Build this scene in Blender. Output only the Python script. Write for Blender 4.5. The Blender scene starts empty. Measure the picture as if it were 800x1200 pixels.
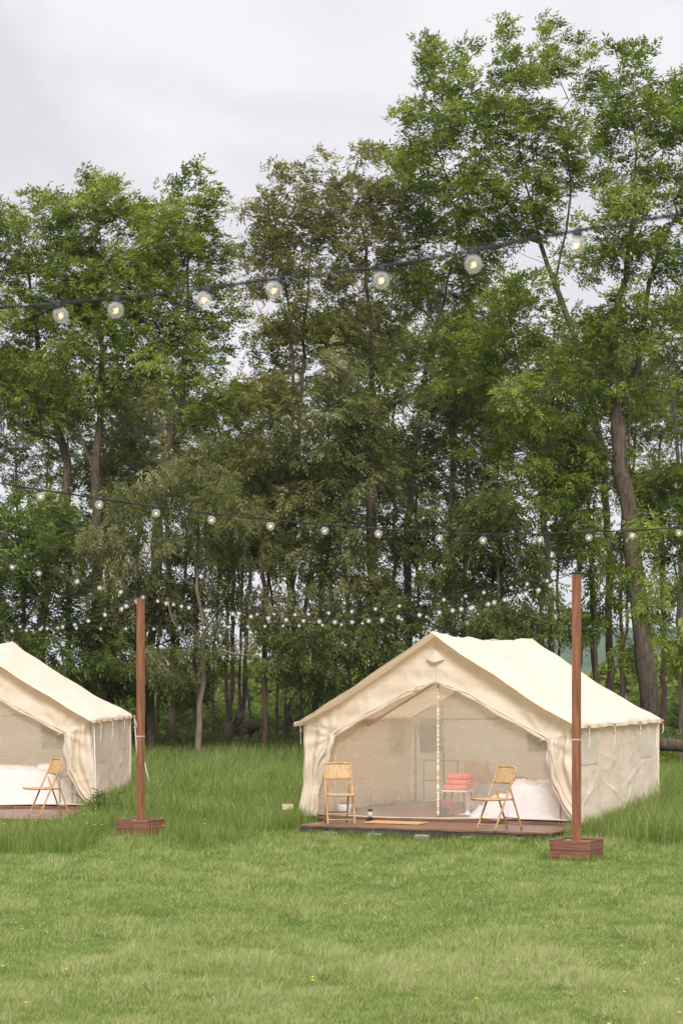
import bpy, math, random
import numpy as np
from mathutils import Vector, Matrix, noise

# ------------------------------------------------------------------ camera, world, sun
S = bpy.context.scene
COL = S.collection
EYE = 2.1; F = 2300.0; HX, HY = 400.0, 798.0
cd = bpy.data.cameras.new('camera'); cam = bpy.data.objects.new('camera', cd); COL.objects.link(cam)
cam.location = (0, 0, EYE); cam.rotation_euler = (math.radians(90), 0, 0)
cd.sensor_fit = 'VERTICAL'; cd.sensor_height = 36; cd.sensor_width = 24; cd.lens = F/1200*36
cd.shift_y = (HY-600)/1200
cd.clip_start = 0.1; cd.clip_end = 9000
cd.dof.use_dof = True; cd.dof.focus_distance = 30; cd.dof.aperture_fstop = 5.6
S.camera = cam
SUN_EL, SUN_AZ = math.radians(36), math.radians(178)   # azimuth clockwise from +Y: behind the camera, a little to the right
W = bpy.data.worlds.new("World"); S.world = W; W.use_nodes = True
wt = W.node_tree; wn = wt.nodes; wl = wt.links
bg = wn['Background']
sky = wn.new('ShaderNodeTexSky'); sky.sky_type = 'NISHITA'; sky.sun_disc = False
sky.sun_elevation = SUN_EL; sky.sun_rotation = SUN_AZ
tc = wn.new('ShaderNodeTexCoord'); mp = wn.new('ShaderNodeMapping'); mp.inputs['Scale'].default_value = (3.0, 3.0, 5.5)
mp.inputs['Location'].default_value = (1.45, 0.7, 2.35)
nz = wn.new('ShaderNodeTexNoise'); nz.inputs['Scale'].default_value = 1.6; nz.inputs['Detail'].default_value = 5; nz.inputs['Roughness'].default_value = .5
nz.inputs['Distortion'].default_value = .6
rp = wn.new('ShaderNodeValToRGB'); rp.color_ramp.elements[0].position = .40; rp.color_ramp.elements[1].position = .60
rp.color_ramp.elements[0].color = (3.75, 3.64, 3.83, 1); rp.color_ramp.elements[1].color = (4.5, 4.42, 4.58, 1)
mx = wn.new('ShaderNodeMix'); mx.data_type = 'RGBA'; mx.inputs[0].default_value = .97
wl.new(tc.outputs['Generated'], mp.inputs['Vector']); wl.new(mp.outputs[0], nz.inputs['Vector']); wl.new(nz.outputs['Fac'], rp.inputs[0])
wl.new(sky.outputs[0], mx.inputs[6]); wl.new(rp.outputs[0], mx.inputs[7]); wl.new(mx.outputs[2], bg.inputs[0])
bg.inputs[1].default_value = 0.1
# an overcast sky is about twice as bright overhead as near the horizon
sz = wn.new('ShaderNodeSeparateXYZ'); wl.new(tc.outputs['Generated'], sz.inputs[0])
zr = wn.new('ShaderNodeMapRange'); zr.inputs[1].default_value = .36; zr.inputs[2].default_value = .9; zr.inputs[3].default_value = 1; zr.inputs[4].default_value = 2.5
wl.new(sz.outputs[2], zr.inputs[0])
vm = wn.new('ShaderNodeVectorMath'); vm.operation = 'SCALE'; wl.new(mx.outputs[2], vm.inputs[0]); wl.new(zr.outputs[0], vm.inputs['Scale']); wl.new(vm.outputs[0], bg.inputs[0])
sd = bpy.data.lights.new('sun', 'SUN'); sd.energy = 1.5; sd.angle = math.radians(18); sd.color = (1, .965, .92)
sun = bpy.data.objects.new('sun', sd); COL.objects.link(sun)
sun.rotation_euler = Vector((math.sin(SUN_AZ)*math.cos(SUN_EL), math.cos(SUN_AZ)*math.cos(SUN_EL), math.sin(SUN_EL))).to_track_quat('Z', 'Y').to_euler()
S.view_settings.view_transform = 'Standard'; S.view_settings.look = 'None'
S.view_settings.gamma = 1; S.view_settings.exposure = 1.05; S.view_settings.use_curve_mapping = False
S.render.engine = 'CYCLES'
S.cycles.max_bounces = 10; S.cycles.diffuse_bounces = 6; S.cycles.transparent_max_bounces = 12; S.cycles.transmission_bounces = 4

# ------------------------------------------------------------------ helpers
def P(x, y, D): return np.array([(x-HX)/F*D, D, EYE-(y-HY)/F*D])
def sstep(a, b, x):
    t = np.clip((x-a)/(b-a), 0, 1); return t*t*(3-2*t)
def gh(x, y):
    x = np.asarray(x, float); y = np.asarray(y, float)
    z = -.12+.12*sstep(27.5, 33, y)
    z = z+.05*sstep(3.5, 6, x)*sstep(26, 31, y)*(1-sstep(36, 42, y))
    z = z+.018*np.sin(x*1.3+.7*y)*np.sin(y*.9-.4*x)+.008*np.sin(3.1*x)*np.sin(2.3*y)
    return z
class MB:
    def __init__(s): s.v = []; s.f = []; s.n = 0; s.tint = []
    def add(s, v, f, tint=None):
        v = np.asarray(v, float).reshape(-1, 3); s.v.append(v)
        for q in f: s.f.append(tuple(int(i)+s.n for i in q))
        s.n += len(v)
        return s
    def box(s, c, size, rz=0, M=None):
        c = Vector(c); h = [d/2 for d in size]
        R = M if M is not None else Matrix.Rotation(rz, 3, 'Z')
        v = [c+R@Vector((sx*h[0], sy*h[1], sz*h[2])) for sx in (-1, 1) for sy in (-1, 1) for sz in (-1, 1)]
        return s.add([list(q) for q in v], [(0, 1, 3, 2), (4, 6, 7, 5), (0, 4, 5, 1), (2, 3, 7, 6), (0, 2, 6, 4), (1, 5, 7, 3)])
    def tube(s, pts, rad, n=6, cap=True):
        pts = np.asarray(pts, float); m = len(pts)
        rad = np.full(m, rad) if np.isscalar(rad) else np.asarray(rad, float)
        d = np.gradient(pts, axis=0); d /= np.linalg.norm(d, axis=1)[:, None]+1e-9
        a = np.array([0, 0, 1.]) if abs(d[0][2]) < .8 else np.array([1., 0, 0])
        u = np.cross(d[0], a); u /= np.linalg.norm(u)
        V = []
        for i in range(m):
            u = u-d[i]*np.dot(u, d[i]); u /= np.linalg.norm(u)+1e-9
            w = np.cross(d[i], u)
            for k in range(n):
                t = 2*math.pi*k/n
                V.append(pts[i]+rad[i]*(math.cos(t)*u+math.sin(t)*w))
        Fc = [(i*n+k, i*n+(k+1) % n, (i+1)*n+(k+1) % n, (i+1)*n+k) for i in range(m-1) for k in range(n)]
        if cap: Fc += [tuple(range(n-1, -1, -1)), tuple((m-1)*n+k for k in range(n))]
        return s.add(V, Fc)
    def grid(s, fn, nu, nv):
        V = [fn(i/nu, j/nv) for i in range(nu+1) for j in range(nv+1)]
        Fc = [(i*(nv+1)+j, (i+1)*(nv+1)+j, (i+1)*(nv+1)+j+1, i*(nv+1)+j+1) for i in range(nu) for j in range(nv)]
        return s.add(V, Fc)
    def ball(s, c, r, nu=12, nv=8, sc=(1, 1, 1)):
        c = np.asarray(c, float); V = []
        for j in range(1, nv):
            ph = math.pi*j/nv
            for i in range(nu):
                t = 2*math.pi*i/nu
                V.append(c+r*np.array([sc[0]*math.sin(ph)*math.cos(t), sc[1]*math.sin(ph)*math.sin(t), sc[2]*math.cos(ph)]))
        V += [c+[0, 0, r*sc[2]], c-[0, 0, r*sc[2]]]; T = len(V)-2
        Fc = [(j*nu+i, (j+1)*nu+i, (j+1)*nu+(i+1) % nu, j*nu+(i+1) % nu) for j in range(nv-2) for i in range(nu)]
        Fc += [(T, i, (i+1) % nu) for i in range(nu)]+[(T+1, (nv-2)*nu+(i+1) % nu, (nv-2)*nu+i) for i in range(nu)]
        return s.add(V, Fc)
    def soft(s, c, size, e=.35, jit=0, seed=0):
        k = s.n; s.ball((0, 0, 0), 1, 32, 20); v = s.v[-1]
        v = np.sign(v)*np.abs(v)**e; nn_ = np.array([noise.noise(Vector((q[0]*1.3+seed, q[1]*1.3, q[2]*2))) for q in v])
        s.v[-1] = v*np.array(size)/2*(1+jit*nn_[:, None])+np.array(c); return s
    def build(s, name, mat, parent=None, smooth=False, solid=0, bevel=0):
        me = bpy.data.meshes.new(name); v = np.concatenate(s.v) if s.v else np.zeros((0, 3))
        me.from_pydata(v.tolist(), [], s.f); me.update()
        if smooth: me.polygons.foreach_set('use_smooth', [True]*len(me.polygons))
        return link(name, me, mat, parent, solid, bevel)
def link(name, me, mat, parent=None, solid=0, bevel=0):
    o = bpy.data.objects.new(name, me); COL.objects.link(o)
    if mat: me.materials.append(mat)
    if parent: o.parent = parent
    if bevel:
        b = o.modifiers.new('bevel', 'BEVEL'); b.width = bevel; b.segments = 2; b.limit_method = 'ANGLE'
    if solid:
        b = o.modifiers.new('solid', 'SOLIDIFY'); b.thickness = solid; b.offset = 0
    return o
def fast_mesh(name, V, k, mat, parent=None, tint=None, smooth=False):
    """V: (n*k,3); faces are consecutive runs of k verts"""
    V = np.asarray(V, np.float32).reshape(-1, 3); n = len(V)//k
    me = bpy.data.meshes.new(name); me.vertices.add(len(V)); me.vertices.foreach_set('co', V.ravel())
    me.loops.add(len(V)); me.loops.foreach_set('vertex_index', np.arange(len(V), dtype=np.int32))
    me.polygons.add(n); me.polygons.foreach_set('loop_start', np.arange(0, n*k, k, dtype=np.int32))
    me.polygons.foreach_set('loop_total', np.full(n, k, np.int32))
    if tint is not None:
        a = me.attributes.new('tint', 'FLOAT', 'FACE'); a.data.foreach_set('value', np.asarray(tint, np.float32))
    me.update(calc_edges=True)
    return link(name, me, mat, parent)
def empty(name, loc=(0, 0, 0), rz=0):
    o = bpy.data.objects.new(name, None); COL.objects.link(o); o.location = loc; o.rotation_euler = (0, 0, rz); o.empty_display_size = .1
    return o
def tag(o, label=None, cat=None, group=None, kind=None):
    if label: o['label'] = label
    if cat: o['category'] = cat
    if group: o['group'] = group
    if kind: o['kind'] = kind
    return o
def copy_tree(o, parent=None):
    c = o.copy(); COL.objects.link(c)
    if parent: c.parent = parent
    for ch in [q for q in bpy.data.objects if q.parent == o]: copy_tree(ch, c)
    return c

# ------------------------------------------------------------------ materials
def mat(name, col, rough=.8, col2=None, scale=5, detail=4, bump=0, bscale=None, stretch=(1, 1, 1), spec=.3, metallic=0, trans=0, tcol=None, ramp=(.35, .65)):
    m = bpy.data.materials.new(name); m.use_nodes = True; n = m.node_tree.nodes; l = m.node_tree.links
    b = n['Principled BSDF']; b.inputs['Base Color'].default_value = (*col, 1); b.inputs['Roughness'].default_value = rough
    b.inputs['Specular IOR Level'].default_value = spec; b.inputs['Metallic'].default_value = metallic
    t = n.new('ShaderNodeTexCoord'); mpp = n.new('ShaderNodeMapping'); mpp.inputs['Scale'].default_value = stretch
    l.new(t.outputs['Object'], mpp.inputs[0])
    if col2:
        z = n.new('ShaderNodeTexNoise'); z.inputs['Scale'].default_value = scale; z.inputs['Detail'].default_value = detail
        l.new(mpp.outputs[0], z.inputs['Vector'])
        r = n.new('ShaderNodeValToRGB'); r.color_ramp.elements[0].color = (*col, 1); r.color_ramp.elements[1].color = (*col2, 1)
        r.color_ramp.elements[0].position, r.color_ramp.elements[1].position = ramp
        l.new(z.outputs['Fac'], r.inputs[0]); l.new(r.outputs[0], b.inputs['Base Color'])
    if bump:
        z2 = n.new('ShaderNodeTexNoise'); z2.inputs['Scale'].default_value = bscale or scale; z2.inputs['Detail'].default_value = 5
        l.new(mpp.outputs[0], z2.inputs['Vector'])
        bp = n.new('ShaderNodeBump'); bp.inputs['Strength'].default_value = 1; bp.inputs['Distance'].default_value = bump
        l.new(z2.outputs['Fac'], bp.inputs['Height']); l.new(bp.outputs[0], b.inputs['Normal'])
    if trans:
        tr = n.new('ShaderNodeBsdfTranslucent'); tr.inputs[0].default_value = (*(tcol or col), 1)
        ms = n.new('ShaderNodeMixShader'); ms.inputs[0].default_value = trans
        l.new(b.outputs[0], ms.inputs[1]); l.new(tr.outputs[0], ms.inputs[2]); l.new(ms.outputs[0], n['Material Output'].inputs[0])
    return m
def leafmat(name, cols, trans=.4, rough=.55, spec=.25, patch=None):
    m = bpy.data.materials.new(name); m.use_nodes = True; n = m.node_tree.nodes; l = m.node_tree.links
    b = n['Principled BSDF']; b.inputs['Roughness'].default_value = rough; b.inputs['Specular IOR Level'].default_value = spec
    a = n.new('ShaderNodeAttribute'); a.attribute_name = 'tint'
    r = n.new('ShaderNodeValToRGB'); e = r.color_ramp.elements
    e[0].position = cols[0][0]; e[0].color = (*cols[0][1], 1); e[1].position = cols[-1][0]; e[1].color = (*cols[-1][1], 1)
    for p, c in cols[1:-1]:
        q = e.new(p); q.color = (*c, 1)
    l.new(a.outputs['Fac'], r.inputs[0]); out = r.outputs[0]
    l.new(out, b.inputs['Base Color'])
    tr = n.new('ShaderNodeBsdfTranslucent'); hs = n.new('ShaderNodeHueSaturation'); hs.inputs['Value'].default_value = 1.25; hs.inputs['Saturation'].default_value = 1.1
    l.new(out, hs.inputs['Color']); l.new(hs.outputs[0], tr.inputs[0])
    ms = n.new('ShaderNodeMixShader'); ms.inputs[0].default_value = trans
    l.new(b.outputs[0], ms.inputs[1]); l.new(tr.outputs[0], ms.inputs[2]); l.new(ms.outputs[0], n['Material Output'].inputs[0])
    return m
def screenmat():
    m = bpy.data.materials.new('mosquito_netting'); m.use_nodes = True; n = m.node_tree.nodes; l = m.node_tree.links
    b = n['Principled BSDF']; b.inputs['Base Color'].default_value = (.90, .78, .64, 1); b.inputs['Roughness'].default_value = .9
    t = n.new('ShaderNodeTexCoord'); z = n.new('ShaderNodeTexNoise'); z.inputs['Scale'].default_value = 2.5; z.inputs['Detail'].default_value = 3
    mpp = n.new('ShaderNodeMapping'); mpp.inputs['Scale'].default_value = (1, 1, 3); l.new(t.outputs['Object'], mpp.inputs[0]); l.new(mpp.outputs[0], z.inputs[0])
    mr = n.new('ShaderNodeMapRange'); mr.inputs[3].default_value = .22; mr.inputs[4].default_value = .37; l.new(z.outputs['Fac'], mr.inputs[0])
    tr = n.new('ShaderNodeBsdfTransparent'); ms = n.new('ShaderNodeMixShader')
    tl = n.new('ShaderNodeBsdfTranslucent'); tl.inputs[0].default_value = (.90, .78, .64, 1)
    m2 = n.new('ShaderNodeMixShader'); m2.inputs[0].default_value = .3
    l.new(b.outputs[0], m2.inputs[1]); l.new(tl.outputs[0], m2.inputs[2])
    l.new(mr.outputs[0], ms.inputs[0]); l.new(tr.outputs[0], ms.inputs[1]); l.new(m2.outputs[0], ms.inputs[2]); l.new(ms.outputs[0], n['Material Output'].inputs[0])
    return m
def bulbmat():
    m = bpy.data.materials.new('bulb_glass'); m.use_nodes = True; n = m.node_tree.nodes; l = m.node_tree.links
    b = n['Principled BSDF']; b.inputs['Base Color'].default_value = (.66, .65, .63, 1); b.inputs['Roughness'].default_value = .06
    b.inputs['Emission Color'].default_value = (1, .93, .82, 1); b.inputs['Emission Strength'].default_value = .0
    tr = n.new('ShaderNodeBsdfTransparent'); ms = n.new('ShaderNodeMixShader')
    lw = n.new('ShaderNodeLayerWeight'); lw.inputs[0].default_value = .35
    mr = n.new('ShaderNodeMapRange'); mr.inputs[3].default_value = .16; mr.inputs[4].default_value = .7; l.new(lw.outputs['Facing'], mr.inputs[0])
    l.new(mr.outputs[0], ms.inputs[0]); l.new(tr.outputs[0], ms.inputs[1]); l.new(b.outputs[0], ms.inputs[2]); l.new(ms.outputs[0], n['Material Output'].inputs[0])
    return m
def emis(name, col, st):
    m = bpy.data.materials.new(name); m.use_nodes = True; b = m.node_tree.nodes['Principled BSDF']
    b.inputs['Base Color'].default_value = (*col, 1); b.inputs['Emission Color'].default_value = (*col, 1); b.inputs['Emission Strength'].default_value = st
    return m
M = dict(
    canvas=mat('cream_canvas', (.87, .795, .69), .9, (.90, .84, .755), 1.3, 5, bump=.016, bscale=6, trans=.5, tcol=(.95, .84, .69), spec=.1, stretch=(1, 1, 1.6)),
    canvas_in=mat('inner_canvas', (.90, .80, .65), .9, (.92, .83, .69), 1.5, 4, bump=.006, bscale=4, trans=.5, tcol=(.95, .84, .69), spec=.1),
    seam=mat('canvas_seam', (.68, .55, .38), .9, spec=.1),
    windowpanel=mat('window_netting', (.72, .68, .59), .8, (.80, .74, .65), 3, 3, trans=.35, tcol=(.9, .8, .66)),
    windowdark=mat('grey_window_netting', (.46, .50, .49), .8, (.62, .65, .63), 9, 3, trans=.3, tcol=(.5, .55, .56), stretch=(1, 1, .3)),
    screen=screenmat(),
    wood=mat('stained_cedar', (.16, .062, .030), .65, (.30, .128, .062), 3, 8, bump=.0015, bscale=9, stretch=(9, 9, .8)),
    wooddk=mat('weathered_red_wood', (.11, .045, .028), .7, (.25, .108, .068), 3, 8, bump=.002, bscale=9, stretch=(.9, .9, 11)),
    deck=mat('wet_decking', (.11, .052, .034), .33, (.24, .125, .08), 2.2, 8, bump=.0015, bscale=9, stretch=(1.2, 7, 7), spec=.5),
    dark=mat('dark_timber', (.035, .028, .022), .9, (.07, .055, .045), 4),
    stone=mat('grey_block', (.25, .25, .25), .9, (.38, .38, .37), 8, bump=.004),
    bamboo=mat('bamboo', (.38, .20, .07), .42, (.54, .32, .13), 9, 4, spec=.5, stretch=(1, 1, 4)),
    bambooslat=mat('woven_bamboo', (.42, .26, .12), .55, (.58, .39, .20), 30, 3, stretch=(1, 1, .2)),
    bark=mat('brown_bark', (.055, .040, .029), .95, (.125, .092, .066), 5, 8, bump=.02, bscale=7, stretch=(3, 3, .7)),
    barkpale=mat('pale_bark', (.11, .088, .064), .95, (.21, .17, .125), 5, 8, bump=.01, bscale=8, stretch=(3, 3, .7)),
    barkred=mat('reddish_bark', (.09, .055, .038), .95, (.17, .11, .08), 5, 8, bump=.01, bscale=8, stretch=(3, 3, .7)),
    linen=mat('white_linen', (.74, .73, .77), .9, (.82, .81, .84), 3, bump=.01, bscale=7, spec=.1),
    blanket=mat('grey_blanket', (.20, .185, .165), .95, (.27, .25, .22), 6, bump=.006, bscale=12),
    red=mat('coral_fabric', (.75, .17, .12), .9, (.85, .26, .19), 6, bump=.01, bscale=9),
    darkred=mat('dark_red_cloth', (.20, .05, .05), .9, (.30, .09, .08), 6, bump=.01),
    beige=mat('beige_fabric', (.74, .61, .47), .9, (.78, .66, .52), 6),
    metal=mat('dark_metal', (.02, .02, .022), .45, spec=.5),
    steel=mat('grey_steel', (.5, .5, .48), .5, spec=.5),
    rope=mat('white_rope', (.72, .70, .66), .9),
    ropeor=mat('copper_toggle', (.55, .24, .10), .6),
    zipper=mat('zipper_tape', (.52, .43, .22), .7, (.74, .70, .55), 26, 0, stretch=(.2, .2, 1), ramp=(.48, .52)),
    black=mat('black_rubber', (.014, .014, .016), .5, spec=.4),
    glass=bulbmat(), fil=emis('filament', (1, .66, .38), 1.3),
    yellow=mat('yellow_petal', (.85, .65, .03), .7),
    matt=mat('straw_mat', (.52, .30, .12), .9, (.62, .38, .17), 20),
    palewood=mat('pale_pine', (.50, .40, .26), .7, (.60, .50, .35), 12),
    bucket=mat('white_enamel', (.7, .7, .7), .4),
    ground=None)
G_ = leafmat('leaf_green', [(0, (.055, .082, .010)), (.38, (.138, .185, .025)), (.72, (.25, .30, .048)), (1, (.38, .42, .12))], spec=.2)
O_ = leafmat('leaf_olive', [(0, (.085, .085, .020)), (.4, (.160, .172, .042)), (.70, (.25, .245, .07)), (.88, (.37, .25, .10)), (1, (.42, .36, .20))], spec=.2)
Sv = leafmat('leaf_silvery', [(0, (.056, .068, .016)), (.4, (.125, .142, .036)), (.72, (.21, .215, .070)), (.88, (.31, .29, .15)), (1, (.44, .42, .29))], spec=.2)
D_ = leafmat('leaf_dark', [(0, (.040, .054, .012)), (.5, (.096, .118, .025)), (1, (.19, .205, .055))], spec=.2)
B_ = leafmat('leaf_bright', [(0, (.06, .090, .015)), (.5, (.13, .175, .032)), (1, (.22, .265, .07))], spec=.2)

# ------------------------------------------------------------------ ground, far hills
def groundmat():
    m = bpy.data.materials.new('meadow_soil'); m.use_nodes = True; n = m.node_tree.nodes; l = m.node_tree.links
    b = n['Principled BSDF']; b.inputs['Roughness'].default_value = 1; b.inputs['Specular IOR Level'].default_value = .05
    t = n.new('ShaderNodeTexCoord')
    z = n.new('ShaderNodeTexNoise'); z.inputs['Scale'].default_value = 1.1; z.inputs['Detail'].default_value = 8; l.new(t.outputs['Object'], z.inputs[0])
    r = n.new('ShaderNodeValToRGB'); e = r.color_ramp.elements; e[0].position = .3; e[0].color = (.07, .12, .03, 1); e[1].position = .7; e[1].color = (.17, .21, .075, 1)
    l.new(z.outputs[0], r.inputs[0])
    z2 = n.new('ShaderNodeTexNoise'); z2.inputs['Scale'].default_value = .25; z2.inputs['Detail'].default_value = 4; l.new(t.outputs['Object'], z2.inputs[0])
    sx = n.new('ShaderNodeSeparateXYZ'); l.new(t.outputs['Object'], sx.inputs[0])
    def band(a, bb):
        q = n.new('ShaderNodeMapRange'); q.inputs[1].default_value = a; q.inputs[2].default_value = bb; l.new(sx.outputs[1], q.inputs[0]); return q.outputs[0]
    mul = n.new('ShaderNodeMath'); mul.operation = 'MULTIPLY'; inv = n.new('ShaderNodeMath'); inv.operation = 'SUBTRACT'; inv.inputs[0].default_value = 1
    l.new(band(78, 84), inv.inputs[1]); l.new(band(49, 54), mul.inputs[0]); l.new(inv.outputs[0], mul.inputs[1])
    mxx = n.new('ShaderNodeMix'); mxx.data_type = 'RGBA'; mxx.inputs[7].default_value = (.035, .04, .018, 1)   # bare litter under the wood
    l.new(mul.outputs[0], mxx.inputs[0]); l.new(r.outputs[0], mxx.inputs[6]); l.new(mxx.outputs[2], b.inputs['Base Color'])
    bp = n.new('ShaderNodeBump'); bp.inputs['Distance'].default_value = .05; l.new(z.outputs[0], bp.inputs['Height']); l.new(bp.outputs[0], b.inputs['Normal'])
    return m
xs = np.concatenate([[-4000, -1500, -500, -150, -60, -30], np.linspace(-20, 20, 121), [30, 60, 150, 500, 1500, 4000]])
ys = np.concatenate([[-60, -20, 0, 4], np.linspace(8, 50, 127), [60, 75, 100, 160, 300, 600, 1200, 2500, 5000]])
X, Y = np.meshgrid(xs, ys, indexing='ij'); Z = gh(X, Y); far = (np.abs(X) > 21) | (Y > 55) | (Y < 5); Z[far & (Y > 30)] = 0; Z[far & (Y <= 30)] = -.12
gm = MB(); nx, ny = len(xs), len(ys)
gm.add(np.stack([X, Y, Z], -1).reshape(-1, 3), [(i*ny+j, (i+1)*ny+j, (i+1)*ny+j+1, i*ny+j+1) for i in range(nx-1) for j in range(ny-1)])
tag(gm.build('ground', groundmat(), smooth=True), kind='structure')
hm = MB()
def hillf(u, v):
    x = -900+1900*u; y = 1100+900*v
    hgt = (18+26*math.exp(-((x-190)/260)**2)+10*math.sin(x/170))*math.sin(math.pi*min(1, v*1.0+.02))
    hgt += 2.5*noise.noise(Vector((x/22, y/30, 0)))+1.5*noise.noise(Vector((x/9, y/12, 3)))
    return (x, y, hgt*.82-6*(1 if v < .01 else 0)-1)
hm.grid(hillf, 260, 24)
tag(hm.build('hills', mat('wooded_hillside', (.035, .060, .028), 1, (.075, .11, .045), .02, 8, spec=0), smooth=True), kind='structure')

# ------------------------------------------------------------------ foliage
def fronds(pos, axis, L, rng, nl=7, ll=.12, lw=.036, droop=.35, wind=None, tint=None):
    """pinnate leaves: pos,axis (n,3). returns verts (n*nl*4,3), tint(n*nl)"""
    n = len(pos); ax = axis/np.linalg.norm(axis, axis=1)[:, None]
    up = np.array([0, 0, 1.])+rng.normal(0, .45, (n, 3))
    side = np.cross(ax, up); side /= np.linalg.norm(side, axis=1)[:, None]+1e-6
    nor = np.cross(side, ax)
    L = L*rng.uniform(.7, 1.25, n)
    out = []; tt = []
    for i in range(nl):
        if i == nl-1: s = 1.; sg = 0.
        else: s = .25+.75*(i//2)/max(1, (nl-1)//2); sg = 1. if i % 2 else -1.
        p = pos+ax*(L*s)[:, None]; p[:, 2] -= droop*L*s*s*.6
        d = ax*(.55 if sg else 1.)+side*sg*.85; d = d+rng.normal(0, .18, (n, 3)); d[:, 2] -= droop*.6
        d /= np.linalg.norm(d, axis=1)[:, None]
        w = np.cross(d, nor+rng.normal(0, .35, (n, 3))); w /= np.linalg.norm(w, axis=1)[:, None]+1e-6
        l_ = (ll*rng.uniform(.75, 1.25, n))[:, None]
        w = w*lw*.5
        q = np.stack([p, p+d*l_*.42+w, p+d*l_, p+d*l_*.42-w], 1)
        out.append(q); tt.append(np.clip(tint+rng.normal(0, .09, n), 0, 1) if tint is not None else rng.uniform(0, 1, n))
    return np.stack(out, 1).reshape(-1, 3), np.stack(tt, 1).ravel()

def smoothpts(pts, step):
    pts = np.asarray(pts, float)
    if len(pts) == 2: pts = np.array([pts[0], pts.mean(0), pts[1]])
    Pp = np.vstack([2*pts[0]-pts[1], pts, 2*pts[-1]-pts[-2]]); out = []
    for i in range(1, len(Pp)-2):
        p0, p1, p2, p3 = Pp[i-1:i+3]; k = max(1, int(np.linalg.norm(p2-p1)/step))
        for t in np.arange(k)/k:
            out.append(.5*((2*p1)+(-p0+p2)*t+(2*p0-5*p1+4*p2-p3)*t*t+(-p0+3*p1-3*p2+p3)*t**3))
    out.append(pts[-1]); return np.array(out)

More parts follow.
